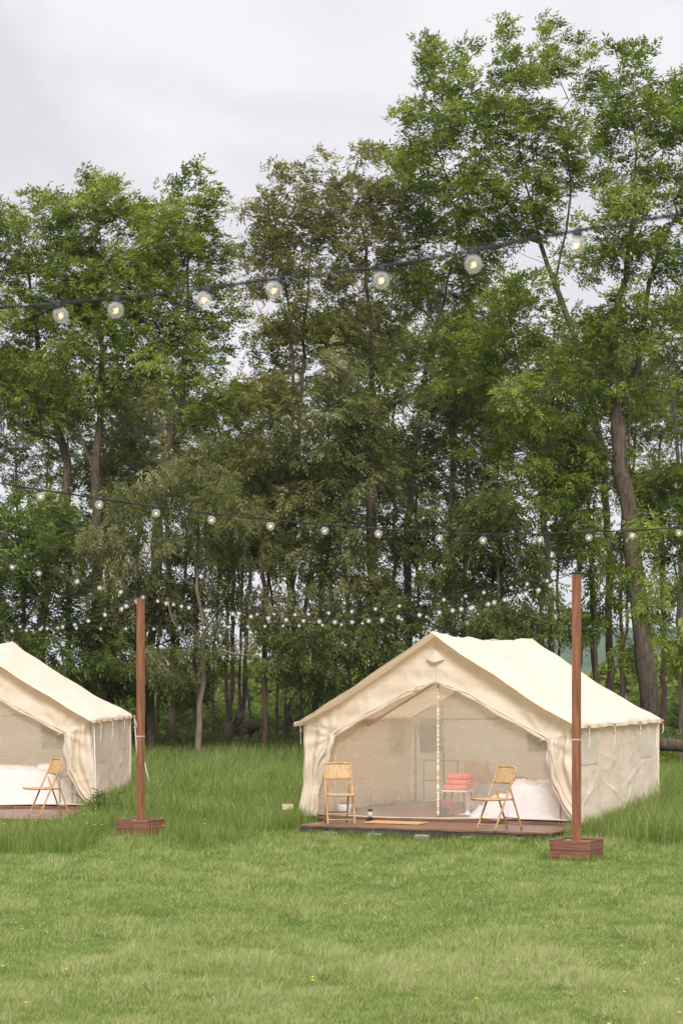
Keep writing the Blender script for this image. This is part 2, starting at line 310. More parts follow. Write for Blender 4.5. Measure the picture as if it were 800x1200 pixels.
def make_tree(name, label, cat, leaf, bark, D, r0, trunks, clumps, seed, dens=1.0, sp=.46, K=33, frond=.25, ll=.14, lw=.048, droop=.35,
              wind=(.25, 0, .15), flat=.75, group=None, depth=None, gap=-.16, bare=()):
    """trunks: list of pixel polylines [(x,y[,dD])...]; clumps: (cx,cy,rx,ry[,dD])"""
    rng = np.random.default_rng(seed); rnd = random.Random(seed); s = D/F
    T = []
    for tr in trunks:
        pts = [P(p[0], p[1], D+(p[2] if len(p) > 2 else 0)) for p in tr]
        if tr[0][1] > HY+20: pts[0][2] = gh(pts[0][0], pts[0][1])-.08
        T.append(smoothpts(pts, .45))
    base = T[0][0].copy(); base[2] += .08
    nodes = []; par = []; path = []
    for ti, tr in enumerate(T):
        start = len(nodes)
        if ti > 0 and trunks[ti][0][1] < HY+20:
            q = np.array(nodes); j = int(np.argmin(np.linalg.norm(q-tr[0], axis=1)))
        else: j = -1
        for i, p in enumerate(tr):
            jit = rng.normal(0, .025, 3) if i else np.zeros(3)
            nodes.append(p+jit); par.append(j if i == 0 else len(nodes)-2)
            path.append((0 if j < 0 else path[j]) if i == 0 else path[-1]+.45)
    ntr = len(nodes); trunkend = {len(nodes)-1}
    # attractors
    A = []
    for c in clumps:
        cx, cy, rx, ry = c[:4]; cy = cy+(26 if cy < 240 else (10 if cy < 300 else 0)); dd = c[4] if len(c) > 4 else rnd.uniform(-.8, .8)
        C = P(cx, cy, D+dd); R = np.array([rx*s, (depth or max(1., rx*s*.95)), ry*s])
        n = int(4.19*R.prod()/(sp**3)*2.2*dens)
        q = rng.normal(0, 1, (n, 3)); q /= np.linalg.norm(q, axis=1)[:, None]; rr = rng.uniform(0, 1, n)**(1/2.4)
        q = C+q*rr[:, None]*R*(1+.22*rng.normal(0, 1, (n, 1)))
        A.append(q)
    A = np.concatenate(A); rng.shuffle(A); keep = []
    off = seed*7.3
    for a in A:
        if noise.noise(Vector((a[0]*.75+off, a[1]*.75, a[2]*.95)))+.5*noise.noise(Vector((a[0]*1.9, a[1]*1.9+off, a[2]*2.1))) < gap: continue
        if keep:
            kk = np.array(keep); 
            if (((kk-a)**2).sum(1) < sp*sp).any(): continue
        keep.append(a)
    A = np.array(keep); m = len(A)
    rem = np.ones(m, bool); best = np.full(m, 1e9); bi = np.zeros(m, int)
    def upd(ids):
        for i in ids:
            p = nodes[i]; d = A-p; h = np.hypot(d[:, 0], d[:, 1]); dist = np.sqrt((d**2).sum(1))
            c = dist+.28*path[i]+1.6*np.maximum(0, .35*h-d[:, 2])
            if i < ntr: c = c+ (1.2 if p[2] < base[2]+1.6 else 0)
            u = c < best; best[u] = c[u]; bi[u] = i
    upd(range(1, ntr)); tips = np.zeros(m, int)
    for _ in range(m):
        k = int(np.argmin(np.where(rem, best, 1e9))); rem[k] = False
        a = A[k]; i0 = bi[k]; p = nodes[i0]; L = np.linalg.norm(a-p); ns = max(1, int(L/.4)); last = i0; new = []
        bow = rng.normal(0, .05, 3)*L; bow[2] -= .05*L
        for q in range(1, ns+1):
            t = q/ns; pt = p+(a-p)*t+bow*math.sin(math.pi*t)+(rng.normal(0, .03, 3) if q < ns else 0)
            nodes.append(pt); par.append(last); path.append(path[last]+L/ns); last = len(nodes)-1; new.append(last)
        tips[k] = last; upd(new)
    N = np.array(nodes); par_ = par; n = len(N)
    r = np.zeros(n); ex = 2.35; acc = np.zeros(n); ch = [[] for _ in range(n)]
    for i in range(n):
        if par_[i] >= 0: ch[par_[i]].append(i)
    for i in range(n-1, -1, -1):
        # indices always grow away from the root
        r[i] = max(.008, acc[i]**(1/ex)) if acc[i] > 0 else .008
        if par_[i] >= 0: acc[par_[i]] += r[i]**ex
    f = (r0/r[0]); g = math.log(f*r[0]/.008)/math.log(max(1.01, r[0]/.008)); r = .008*(r/.008)**g
    r = np.clip(r, .008, r0)
    r0x = np.array(path); r *= 1-.5*np.clip(r0x/20, 0, 1)**.8; r *= .8; r = np.maximum(r, .007)
    hgt = N[:, 2]-base[2]; fl = 1+.5*np.exp(-np.maximum(hgt, 0)/.35); 
    isT = np.zeros(n, bool); isT[:ntr] = True; r[isT] *= fl[isT]
    mb = MB()
    seen = np.zeros(n, bool)
    roots = [i for i in range(n) if par_[i] < 0]
    stack = [(i, None) for i in roots]
    while stack:
        i, pa = stack.pop(); chain = ([pa] if pa is not None else [])+[i]
        while ch[i]:
            cs = sorted(ch[i], key=lambda q: -r[q]); nxt = cs[0]
            for q in cs[1:]: stack.append((q, i))
            chain.append(nxt); i = nxt
        rr = r[chain].copy()
        if pa is not None: rr[0] = min(rr[0], rr[1]*1.25)
        mx_ = rr.max()
        if len(chain) > 1: mb.tube(N[chain], rr, 9 if mx_ > .09 else (6 if mx_ > .04 else (4 if mx_ > .015 else 3)), cap=False)
    for bpts in bare:      # dead bare twigs
        pp = smoothpts([P(q[0], q[1], D-1.2) for q in bpts], .3); mb.tube(pp+rng.normal(0, .03, pp.shape), np.linspace(.03, .008, len(pp)), 4)
    root = empty(name, tuple(base))
    tag(root, label, cat, group)
    mb.v = [v-base for v in mb.v]
    mb.build('trunk', bark, root, smooth=True)
    # leaves
    ctr = A.mean(0)
    pos = np.repeat(A, K, 0); n2 = len(pos)
    offs = rng.normal(0, 1, (n2, 3)); offs /= np.linalg.norm(offs, axis=1)[:, None]; offs *= (rng.uniform(0, 1, n2)**.5)[:, None]*np.array([.40, .40, .40*flat])*sp/.46
    pos = pos+offs*.95
    cd_ = rng.normal(0, 1, (m, 3)); cd_[:, 2] *= .5; cd_ = np.repeat(cd_/np.linalg.norm(cd_, axis=1)[:, None], K, 0)
    ax = offs*1.2+cd_*.35+np.array(wind)*1.1+(pos-ctr)/(np.linalg.norm(pos-ctr, axis=1)[:, None]+.1)*.25+rng.normal(0, .16, (n2, 3)); ax[:, 2] -= droop*.25
    ct = np.repeat(rng.normal(0, .13, m)+np.array([.26*noise.noise(Vector((a[0]*.5, a[1]*.5+off, a[2]*.5))) for a in A]), K)
    tint = np.clip(.45+ct+rng.normal(0, .17, n2), 0, 1)
    V, tt = fronds(pos, ax, frond, rng, 7, ll, lw, droop, None, tint)
    o = fast_mesh('crown', V-base, 4, leaf, root, tt)
    return root

LTS = []
def T(*a, **k): LTS.append((a, k))
# --- front row, left to right
T('tree', 'tall bright green tree at the left edge of the photo behind the left tent', 'tree', G_, M['bark'], 55, .2,
  [[(40, 880), (52, 720), (78, 570), (72, 520), (45, 410), (30, 300)]], [(25, 285, 42, 62), (50, 370, 55, 45), (-10, 350, 45, 75), (15, 450, 45, 50), (75, 300, 30, 50), (-25, 250, 30, 40), (30, 205, 12, 16), (62, 215, 9, 14), (8, 215, 12, 12)], 11, wind=(.35, 0, .2))
T('tree', 'bright green tree with dark ivy-covered stem, second crown from the left', 'tree', G_, M['bark'], 54, .21,
  [[(128, 878), (116, 700), (112, 560), (120, 430), (112, 300)], [(112, 560), (85, 480), (70, 400)]],
  [(108, 250, 38, 52), (140, 310, 45, 50), (110, 350, 60, 50), (150, 400, 50, 40), (85, 420, 40, 40), (165, 260, 25, 35), (118, 440, 40, 40), (60, 470, 35, 30), (105, 190, 11, 18), (140, 212, 9, 14), (165, 226, 9, 14)], 12, wind=(.35, 0, .2))
T('tree', 'bright green tree with curved stem and narrow pointed top left of the sky notch', 'tree', G_, M['bark'], 53, .16,
  [[(172, 880), (178, 720), (188, 560), (212, 470), (217, 400), (222, 300), (232, 225)], [(188, 570), (150, 500), (128, 470)]],
  [(232, 238, 28, 42), (222, 300, 42, 40), (195, 340, 50, 45), (235, 380, 42, 45), (200, 420, 45, 35), (250, 460, 35, 35), (185, 280, 30, 35), (234, 190, 11, 18), (200, 212, 10, 14), (252, 210, 9, 12)], 13, wind=(.35, 0, .2))
T('tree', 'low bushy green tree at the left edge directly above the left tent roof', 'tree', B_, M['bark'], 50, .11,
  [[(15, 880), (22, 780), (35, 650)]], [(20, 640, 55, 55), (65, 700, 50, 50), (-5, 720, 60, 60), (60, 610, 35, 35), (10, 790, 70, 40), (110, 750, 35, 40)], 14, wind=(.2, 0, .05))
T('tree', 'pale barked young tree with drooping silvery leaves in front of the wood between the tents', 'tree', Sv, M['barkpale'], 50, .10,
  [[(233, 890), (236, 800), (238, 740), (232, 690), (222, 600), (215, 540)], [(235, 750), (262, 700), (290, 640)], [(233, 690), (180, 650), (150, 600)]],
  [(215, 560, 50, 50), (160, 600, 55, 45), (240, 640, 50, 45), (130, 660, 45, 45), (180, 690, 55, 35), (265, 590, 35, 40), (120, 740, 40, 35), (200, 775, 50, 28), (260, 745, 38, 28)], 15,
  droop=.8, wind=(.1, 0, -.3), ll=.14, lw=.035, bare=([(260, 760), (275, 765), (310, 770)], [(195, 700), (210, 740), (230, 770)]))
T('tree', 'slender reddish-trunked tree standing right of the pale young tree', 'tree', O_, M['barkred'], 53, .085,
  [[(311, 885), (309, 780), (310, 690), (302, 600), (300, 520)]], [(300, 540, 40, 50), (330, 600, 35, 40), (275, 520, 30, 40), (310, 470, 35, 35)], 16, droop=.6)
T('tree', 'tall olive-brown tree with twin straight stems right of the sky notch', 'tree', O_, M['bark'], 56, .17,
  [[(338, 880), (340, 720), (342, 560), (342, 400), (322, 260)], [(348, 560), (354, 440), (362, 330), (368, 250)]],
  [(312, 235, 38, 42), (340, 290, 45, 45), (305, 320, 38, 42), (365, 350, 40, 45), (320, 390, 36, 35), (385, 265, 34, 42), (350, 220, 28, 30), (400, 410, 35, 45), (292, 186, 13, 16), (322, 180, 12, 14), (350, 178, 10, 14)], 17, wind=(.35, 0, .15), gap=-.10)
T('tree', 'olive tree with drooping foliage in the middle of the wood left of the right tent', 'tree', Sv, M['bark'], 52, .12,
  [[(372, 880), (370, 760), (385, 640), (392, 540), (390, 450)], [(385, 640), (350, 600), (330, 560)]],
  [(390, 470, 50, 50), (350, 530, 42, 40), (420, 530, 45, 45), (380, 600, 50, 40), (340, 660, 45, 35), (400, 680, 50, 40), (300, 700, 40, 30), (350, 730, 50, 30)], 18, droop=.7, wind=(.15, 0, -.1), ll=.14)
T('tree', 'tall olive tree with brownish tips whose top stands just left of the tallest crown', 'tree', O_, M['bark'], 57, .18,
  [[(438, 880), (437, 640), (435, 480), (432, 350), (420, 230)], [(436, 520), (455, 400), (470, 280)]],
  [(415, 205, 38, 38), (450, 215, 34, 45), (400, 270, 34, 40), (440, 300, 45, 45), (420, 370, 40, 40), (470, 350, 38, 45), (385, 320, 30, 30), (440, 450, 40, 35), (382, 168, 12, 14), (425, 156, 14, 14), (455, 160, 10, 16)], 19, wind=(.35, 0, .15), gap=-.10)
T('tree', 'green tree with two curving stems rising behind the ridge of the right tent', 'tree', G_, M['bark'], 56, .17,
  [[(482, 880), (478, 700), (482, 560), (500, 430), (525, 330), (540, 260)], [(482, 580), (455, 500), (448, 420)]],
  [(500, 250, 40, 45), (540, 290, 45, 45), (500, 340, 42, 40), (560, 350, 40, 35), (520, 410, 45, 40), (475, 440, 38, 35), (480, 190, 28, 35)], 20, wind=(.35, 0, .2))
T('tree', 'dark-leaved tree with straight stem behind the peak of the right tent', 'tree', D_, M['bark'], 54, .15,
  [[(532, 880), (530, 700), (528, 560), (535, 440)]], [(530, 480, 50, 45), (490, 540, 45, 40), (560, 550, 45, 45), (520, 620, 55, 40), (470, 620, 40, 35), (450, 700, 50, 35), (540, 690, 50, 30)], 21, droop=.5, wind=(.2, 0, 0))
T('tree', 'tallest green tree with long leaning bare stem and wind-swept top', 'tree', G_, M['bark'], 54, .15,
  [[(715, 880), (712, 650), (700, 500), (672, 400), (650, 330), (632, 285), (615, 210), (600, 130)], [(632, 285), (560, 250), (520, 200), (505, 130)], [(650, 330), (668, 230), (655, 130)]],
  [(512, 85, 24, 30), (545, 80, 32, 38), (600, 75, 38, 38), (645, 70, 36, 38), (580, 130, 50, 42), (520, 140, 36, 32), (640, 140, 48, 42), (560, 190, 50, 38), (490, 170, 30, 25), (620, 210, 50, 35), (685, 90, 24, 36), (690, 170, 35, 40), (585, 250, 42, 25), (496, 42, 9, 14), (510, 54, 9, 12), (545, 34, 10, 18), (592, 30, 10, 14), (638, 22, 10, 20), (668, 42, 9, 18), (690, 40, 6, 24), (478, 118, 14, 14)], 22, wind=(.4, 0, .3), gap=-.10)
T('tree', 'big green tree with the thickest trunk, standing behind the right end of the right tent', 'tree', G_, M['bark'], 50, .33,
  [[(768, 880), (758, 800), (748, 700), (736, 600), (722, 500), (718, 400), (735, 300), (745, 200), (740, 130)], [(734, 580), (700, 500), (680, 430)], [(722, 500), (745, 430), (760, 330), (790, 250)], [(745, 640), (775, 560), (800, 500)]],
  [(735, 110, 36, 38), (775, 105, 36, 42), (755, 170, 45, 40), (720, 220, 42, 38), (790, 200, 45, 50), (700, 300, 42, 35), (770, 290, 45, 42), (740, 370, 45, 35), (800, 340, 35, 40), (680, 380, 45, 35), (655, 450, 50, 38), (710, 460, 45, 32), (820, 130, 35, 50), (726, 58, 10, 14), (752, 50, 12, 16), (788, 54, 12, 14)], 23, wind=(.35, 0, .2), gap=-.1)
T('tree', 'mid-height green tree filling the middle right under the leaning stem', 'tree', G_, M['bark'], 51, .12,
  [[(640, 880), (645, 760), (640, 640), (625, 520), (610, 440)]], [(600, 400, 50, 32), (560, 440, 45, 35), (630, 470, 50, 35), (590, 510, 50, 35), (640, 560, 45, 40), (670, 510, 35, 35), (600, 350, 45, 30)], 24, wind=(.2, 0, .05))
T('tree', 'dark understory tree with drooping leaves right above the ridge of the right tent', 'tree', D_, M['bark'], 49, .09,
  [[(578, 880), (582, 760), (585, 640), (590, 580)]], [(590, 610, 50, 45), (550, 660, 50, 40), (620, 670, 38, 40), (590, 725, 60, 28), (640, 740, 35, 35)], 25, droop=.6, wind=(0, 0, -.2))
T('tree', 'leafy green sapling at the right edge of the photo behind the right tent', 'tree', G_, M['bark'], 44, .07,
  [[(800, 890), (797, 760), (790, 650)]], [(795, 660, 40, 40), (770, 700, 32, 28), (810, 760, 45, 40), (790, 620, 35, 30)], 26, droop=.5, wind=(0, 0, -.2))
T('tree', 'green tree at the right edge with thin forked stems and open crown', 'tree', G_, M['barkpale'], 57, .14,
  [[(800, 880), (798, 640), (792, 520), (785, 420), (800, 330)], [(795, 560), (760, 500), (750, 440)]], [(790, 420, 32, 32), (810, 490, 28, 40), (820, 380, 40, 50), (765, 560, 35, 28), (800, 580, 28, 28)], 27)
T('tree', 'dark low tree at the wood edge just right of the left wooden post', 'tree', D_, M['bark'], 52, .13,
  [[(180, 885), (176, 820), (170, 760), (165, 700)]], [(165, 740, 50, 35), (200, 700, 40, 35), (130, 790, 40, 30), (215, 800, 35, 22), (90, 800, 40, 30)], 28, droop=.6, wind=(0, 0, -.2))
T('tree', 'dark low tree hanging over the left slope of the right tent', 'tree', D_, M['bark'], 50, .12,
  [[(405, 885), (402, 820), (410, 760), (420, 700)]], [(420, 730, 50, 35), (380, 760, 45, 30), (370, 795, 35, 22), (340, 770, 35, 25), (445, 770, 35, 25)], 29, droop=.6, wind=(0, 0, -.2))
T('tree', 'green understory tree veiling the leaning stem between the right post and the thickest trunk', 'tree', G_, M['bark'], 52, .08,
  [[(697, 880), (699, 760), (694, 640), (700, 540)]], [(700, 545, 38, 38), (685, 620, 32, 32), (712, 670, 26, 28), (690, 720, 24, 22), (740, 760, 26, 22), (665, 580, 28, 26)], 31, droop=.5, wind=(0, 0, -.1))
# --- second row: thin trunks, fuller midheight foliage
rr_ = random.Random(5)
SL = 'slender dark tree in the second row of the wood, crown hidden among the others'
SG = 'slender trees in the second row of the wood'
px = -130
k = 0
while px < 940:
    D = rr_.uniform(61, 72); x = px+rr_.uniform(-6, 6); lean = rr_.uniform(-22, 22)
    top = 430 if px > 250 else 470
    cl = [(x+lean+rr_.uniform(-25, 25), rr_.uniform(top-40, 625), rr_.uniform(28, 42), rr_.uniform(26, 40)) for _ in range(3)]
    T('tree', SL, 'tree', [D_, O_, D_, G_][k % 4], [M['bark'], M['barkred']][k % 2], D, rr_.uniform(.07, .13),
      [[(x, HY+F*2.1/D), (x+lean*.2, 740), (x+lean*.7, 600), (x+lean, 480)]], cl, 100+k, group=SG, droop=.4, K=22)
    px += 26; k += 1
# extra thin leafless-looking stems in the open part between the tents
for i, (x, D, r) in enumerate([(251, 58, .06), (266, 60, .09), (283, 64, .07), (295, 58, .05), (322, 59, .06), (357, 58, .08), (128, 58, .12), (205, 60, .07), (455, 59, .07), (665, 58, .07), (725, 60, .08)]):
    T('tree', 'thin dark stem of the wood with only a small tuft of leaves high up', 'tree', D_, M['bark'], D, r, [[(x, 883), (x+rr_.uniform(-8, 8), 780), (x+rr_.uniform(-18, 18), 640), (x+rr_.uniform(-25, 25), 540)]],
      [(x+rr_.uniform(-15, 15), 560, 28, 30), (x+rr_.uniform(-15, 15), 640, 24, 22)], 200+i, group='thin stems of the wood')
# trees outside the frame, so that the wood goes on to both sides
for i, (x, D) in enumerate([(-120, 56), (-230, 55), (910, 52), (1010, 55), (-340, 57), (1120, 56)]):
    T('tree', 'tall green tree of the wood beyond the edge of the photo', 'tree', G_, M['bark'], D, .2, [[(x, 883), (x+10, 600), (x-10, 400), (x, 250)]],
      [(x, 250, 60, 60), (x-30, 350, 60, 60), (x+35, 400, 60, 60), (x, 500, 60, 60), (x+20, 620, 60, 50)], 300+i, group='trees beyond the photo edges', sp=.6, K=26, ll=.16, lw=.05)
LM = [(0, 'the left edge'), (60, 'the left tent roof'), (112, 'the ivy-dark stem'), (165, 'the left wooden post'), (233, 'the pale young tree'), (311, 'the reddish-trunked tree'), (345, 'the twin-stemmed olive tree'),
      (400, 'the left roof slope of the right tent'), (440, 'the tall olive tree'), (505, 'the front peak of the right tent'), (570, 'the sagging ridge of the right tent'), (635, 'the rear peak of the right tent'), (675, 'the right wooden post'), (745, 'the thickest trunk'), (800, 'the right edge')]
used = {}
fixed = []
for a, k_ in LTS:
    if k_.get('group') in (SG, 'thin stems of the wood'):
        x = k_['trunks'][0][1][0] if 'trunks' in k_ else a[7][0][1][0]
        if x < -12 or x > 812: lab = 'tree of the wood beyond the edge of the photo'; k_['group'] = 'trees beyond the photo edges'
        else:
            lx, ln = min(LM, key=lambda q: abs(q[0]-x)); rel = 'left of' if x < lx-6 else ('right of' if x > lx+6 else 'right behind')
            kind = {'leaf_dark': 'dark-leaved', 'leaf_olive': 'olive-leaved', 'leaf_green': 'green-leaved'}[a[3].name]
            kn = ('thin %s stem' if k_['group'] != SG else 'slender %s second-row tree') % kind
            lab = '%s %s %s' % (kn, rel, ln); c = used.get(lab, 0); used[lab] = c+1
            if c: lab += ', the one nearer to it' if c == 1 else ', between its two neighbours'
        a = (a[0], lab)+a[2:]
    elif k_.get('group'): a = (a[0], 'tree of the wood beyond the edge of the photo')+a[2:]
    fixed.append((a, k_))
for a, k_ in fixed: make_tree(*a, **k_)

# undergrowth
# damp air between the wood and the far hills
hz = MB(); hz.box((0, 1100, 38), (2500, 2400, 86)); ho = hz.build('haze', None); tag(ho, 'pale blue damp air fading the far hillside', 'haze', kind='stuff')
hmt = bpy.data.materials.new('haze_air'); hmt.use_nodes = True; hn = hmt.node_tree.nodes; hn.remove(hn['Principled BSDF'])
pv = hn.new('ShaderNodeVolumePrincipled'); pv.inputs['Color'].default_value = (.80, .88, .97, 1); pv.inputs['Density'].default_value = .0002; pv.inputs['Anisotropy'].default_value = .2
hmt.node_tree.links.new(pv.outputs[0], hn['Material Output'].inputs['Volume']); ho.data.materials.append(hmt)
def shrub_mass(name, label, xr, yr, n, hgt, leaf, seed, ll=.1, lw=.04, K=16, cat='undergrowth'):
    rng = np.random.default_rng(seed)
    x = rng.uniform(*xr, n); y = rng.uniform(*yr, n)
    h = np.array([max(.12, hgt*(.55+.9*noise.noise(Vector((a*.35, b*.2, seed))))) for a, b in zip(x, y)])
    c = np.stack([x, y, gh(x, np.minimum(y, 45))+h*rng.uniform(.05, 1, n)], 1)
    pos = np.repeat(c, K, 0)+rng.normal(0, .2, (n*K, 3)); pos[:, 2] = np.maximum(pos[:, 2], .03)
    ax = rng.normal(0, 1, pos.shape)+[0, 0, .5]
    V, tt = fronds(pos, ax, .22, rng, 5, ll, lw, .4, None, np.clip(rng.normal(.5, .2, len(pos)), 0, 1))
    return tag(fast_mesh(name, V, 4, leaf, None, tt), label, cat, kind='stuff')
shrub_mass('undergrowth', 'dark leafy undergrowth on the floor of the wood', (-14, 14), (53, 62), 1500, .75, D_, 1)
shrub_mass('undergrowth', 'green leafy undergrowth at the wood edge behind the right tent', (5.5, 12), (44, 52), 500, .9, G_, 2)
shrub_mass('bushes', 'bright green bushes seen between the trunks beyond the wood', (-26, 26), (82, 96), 3000, 1.9, B_, 3, ll=.2, lw=.09)
shrub_mass('far_wood', 'distant leafy tree line beyond the meadow', (-70, 70), (150, 175), 3000, 4.2, G_, 4, ll=.7, lw=.35, K=12)

# ------------------------------------------------------------------ grass
def leafgrass():
    return leafmat('grass_blades', [(0, (.085, .13, .026)), (.35, (.16, .225, .048)), (.7, (.28, .345, .105)), (.9, (.39, .43, .17)), (1, (.52, .51, .28))], trans=.5, rough=.6, spec=.2)
GM = leafgrass()
def grass(name, label, n, yr, power, hf, wf, seed, tf, lean=.5, mask=None, xw=.30, seg=False, tuft=10, spread=.022):
    rng = np.random.default_rng(seed)
    nt = n//tuft; u = rng.uniform(0, 1, nt); a, b = yr; e = 1-power
    y = (a**e+u*(b**e-a**e))**(1/e)
    x = rng.uniform(-1, 1, nt)*(xw*y+.6)
    if mask is not None:
        k = mask(x, y, rng); x, y = x[k], y[k]; nt = len(x)
    H = hf(x, y)*rng.uniform(.7, 1.25, nt); Tn = tf(x, y)+rng.normal(0, .17 if not seg else .14, nt); PH = rng.normal(.2, 1.5, nt)
    rep = lambda q: np.repeat(q, tuft)
    n = nt*tuft; ox = rng.normal(0, 1, n)*spread*(1+.03*rep(y)); oy = rng.normal(0, 1, n)*spread*(1+.03*rep(y))
    x = rep(x)+ox; y = rep(y)+oy; z = gh(x, y)
    h = rep(H)*(rng.uniform(.5, 1.2, n) if not seg else rng.uniform(.2, 1.25, n)**.9); w = wf(y)*rng.uniform(.6, 1.3, n)
    th = rng.uniform(0, 2*math.pi, n); d = np.stack([np.cos(th), np.sin(th), np.zeros(n)], 1)
    ph = rep(PH)+rng.normal(0, .8 if not seg else 1.6, n); ln = (np.stack([np.cos(ph), np.sin(ph), np.zeros(n)], 1)+np.clip(np.stack([ox, oy, 0*ox], 1)/spread, -2, 2)*.3)*(h*lean*rng.uniform(.1, 1.2, n))[:, None]
    b0 = np.stack([x, y, z-.01], 1); W_ = d*w[:, None]*.5
    up = np.zeros((n, 3)); up[:, 2] = h
    tint = np.clip(rep(Tn)+rng.normal(0, .17 if not seg else .22, n), 0, 1)
    if seg:
        mid = b0+up*.55+ln*.3; tip = b0+up*.95+ln
        q = np.stack([b0-W_, b0+W_, mid+W_*.8, mid-W_*.8, mid-W_*.8, mid+W_*.8, tip+W_*.12, tip-W_*.12], 1).reshape(-1, 3); kk = 4; tint = np.repeat(tint, 2)
    else:
        q = np.stack([b0-W_, b0+W_, b0+up+ln], 1).reshape(-1, 3); kk = 3
    return tag(fast_mesh(name, q, kk, GM, None, tint), label, 'grass', kind='stuff')
def nzv(x, y, s, o=0):
    return np.array([noise.noise(Vector((a*s, b*s, o))) for a, b in zip(x, y)])
def coarse(s1, o, amp):
    gx = np.linspace(-16, 16, 161); gy = np.linspace(8, 62, 271)
    G = np.array([[noise.noise(Vector((a*s1, b*s1*.8, o)))+.5*noise.noise(Vector((a*s1*2.3, b*s1*2.1, o+3))) for b in gy] for a in gx])*amp
    def f(x, y):
        i = np.clip((x+16)/.2, 0, 158.99); j = np.clip((y-8)/.2, 0, 268.99); i0 = i.astype(int); j0 = j.astype(int); fi = i-i0; fj = j-j0
        return (G[i0, j0]*(1-fi)*(1-fj)+G[i0+1, j0]*fi*(1-fj)+G[i0, j0+1]*(1-fi)*fj+G[i0+1, j0+1]*fi*fj)
    return f
c1 = coarse(.55, 1., 1); c2 = coarse(1.6, 7., 1); c3 = coarse(.25, 9., 1)
g4 = np.random.default_rng(8).normal(0, 1, (400, 400)); g4 = (g4+np.roll(g4, 1, 0)+np.roll(g4, 1, 1)+np.roll(g4, (1, 1), (0, 1)))/4
def c4(x, y): return g4[(np.floor(x*6+.4*np.sin(y*9)).astype(int)) % 400, (np.floor(y*3.2+.3*np.sin(x*11)).astype(int)) % 400]
# deck footprints (centre, rotation, local x range, local y range)
RT = ((1.41, 28.96), math.radians(-23.7)); LT = ((-6.19, 31.89), math.radians(-2.3))
def local(x, y, tt):
    (cx, cy), a = tt; dx = x-cx; dy = y-cy
    return dx*math.cos(a)+dy*math.sin(a), -dx*math.sin(a)+dy*math.cos(a)
def ondeck(x, y, m=0.0):
    u, v = local(x, y, RT); a = (u > -2.1-m) & (u < 2.12+m) & (v > -.05-m) & (v < 4.2+m)
    a |= (u > -1.58-m) & (u < 2.2+m) & (v > -1.38-m) & (v < .1)
    u, v = local(x, y, LT); b = (u > -2.6-m) & (u < 2.1+m) & (v > -2.3-m) & (v < 4.0+m)
    return a | b
mownmask = lambda x, y, r: ~ondeck(x, y, .02)
def mh(x, y): return np.maximum(.03, .05+.03*c2(x, y)+.03*c4(x, y)+.04*sstep(.1, .5, c1(x, y))+.03*sstep(22, 27, y))
def mt(x, y): return .74-.13*sstep(11, 19, y)-.04*sstep(19, 27, y)+.13*c1(x, y)+.09*c2(x, y)+.12*c4(x, y)+.12*np.maximum(c3(x, y), 0)*(1-sstep(14, 20, y))
grass('mown_grass', 'short pale green mown lawn grass in front of the tents', 1100000, (10.0, 28.5), 2.2, mh, lambda y: .0085+.0004*(y-10), 41, mt, lean=.9, mask=mownmask)
def tallmask(x, y, r):
    edge = 26.2+1.2*np.sin(x*.6+1)+.8*c1(x, y)
    k = r.uniform(0, 1, len(x)) < sstep(0, 2.0, y-edge+.6*(np.abs(x-1.2) > 2.6))
    u, v = local(x, y, RT); front = (u > -2.4) & (u < 2.3) & (v > -2.6) & (v < -1.3)
    u2, v2 = local(x, y, LT); front |= (u2 > -3) & (u2 < 2.2) & (v2 > -3.6) & (v2 < -2.2)
    for (bx, by) in ((2.9, 24.3), (-2.9, 28.05)):
        k &= ~((np.abs(x-bx) < .55) & (y < by+.3) & (y > by-3.2)) | (r.uniform(0, 1, len(x)) < .05)
    return k & ~ondeck(x, y, .28) & ~front
def th_(x, y): return .25+.09*c1(x, y)+.07*c2(x, y)+.10*sstep(29, 36, y)+.16*sstep(3.6, 4.6, x)*(1-sstep(34, 38, y))+.05*sstep(40, 50, y)
def tt_(x, y): return .43+.1*c4(x, y)+.16*c1(x, y)+.10*c2(x, y)-.02*sstep(34, 48, y)
grass('tall_grass', 'long uncut meadow grass round the tents up to the wood', 700000, (25, 58), 1.9, th_, lambda y: .0062+.0004*(y-25), 42, tt_, lean=.38, mask=tallmask, xw=.26, seg=True, tuft=4, spread=.05)
# tufts along deck fronts, tent walls and post bases
rng = np.random.default_rng(77)
pts = []
def along(tt, u0, v0, u1, v1, n, sp_=.07):
    (cx, cy), a = tt; t = rng.uniform(0, 1, n); u = u0+(u1-u0)*t+rng.normal(0, sp_, n); v = v0+(v1-v0)*t+rng.normal(0, sp_, n)
    pts.append(np.stack([cx+u*math.cos(a)-v*math.sin(a), cy+u*math.sin(a)+v*math.cos(a)], 1))
along(RT, -1.6, -1.5, 2.3, -1.5, 1500, .05); along(RT, 1.0, -1.52, 2.6, -1.5, 1500, .07); along(RT, 2.3, -1.4, 2.3, 4.2, 3200, .1)
along(RT, -1.8, -1.4, -2.3, .1, 1000, .12); along(RT, -2.5, 0, -2.5, 4, 700, .05)
along(LT, -3, -2.42, 2.1, -2.42, 1300, .05); along(LT, 2.3, -2.4, 2.3, 4.2, 3400, .12); along(LT, 1.4, -2.42, 2.2, -2.42, 600, .07)
along(RT, 2.45, 0, 2.9, 4, 2500, .3)
for (bx, by) in ((2.9, 24.3), (-2.9, 28.05)):
    n = 450; t = rng.uniform(0, 2*math.pi, n); r = .42+np.abs(rng.normal(0, .06, n)); pts.append(np.stack([bx+r*np.cos(t), by+r*np.sin(t)], 1))
pts = np.concatenate(pts); pts = pts[~ondeck(pts[:, 0], pts[:, 1], .08)]; n = len(pts); x, y = pts[:, 0], pts[:, 1]; z = gh(x, y)
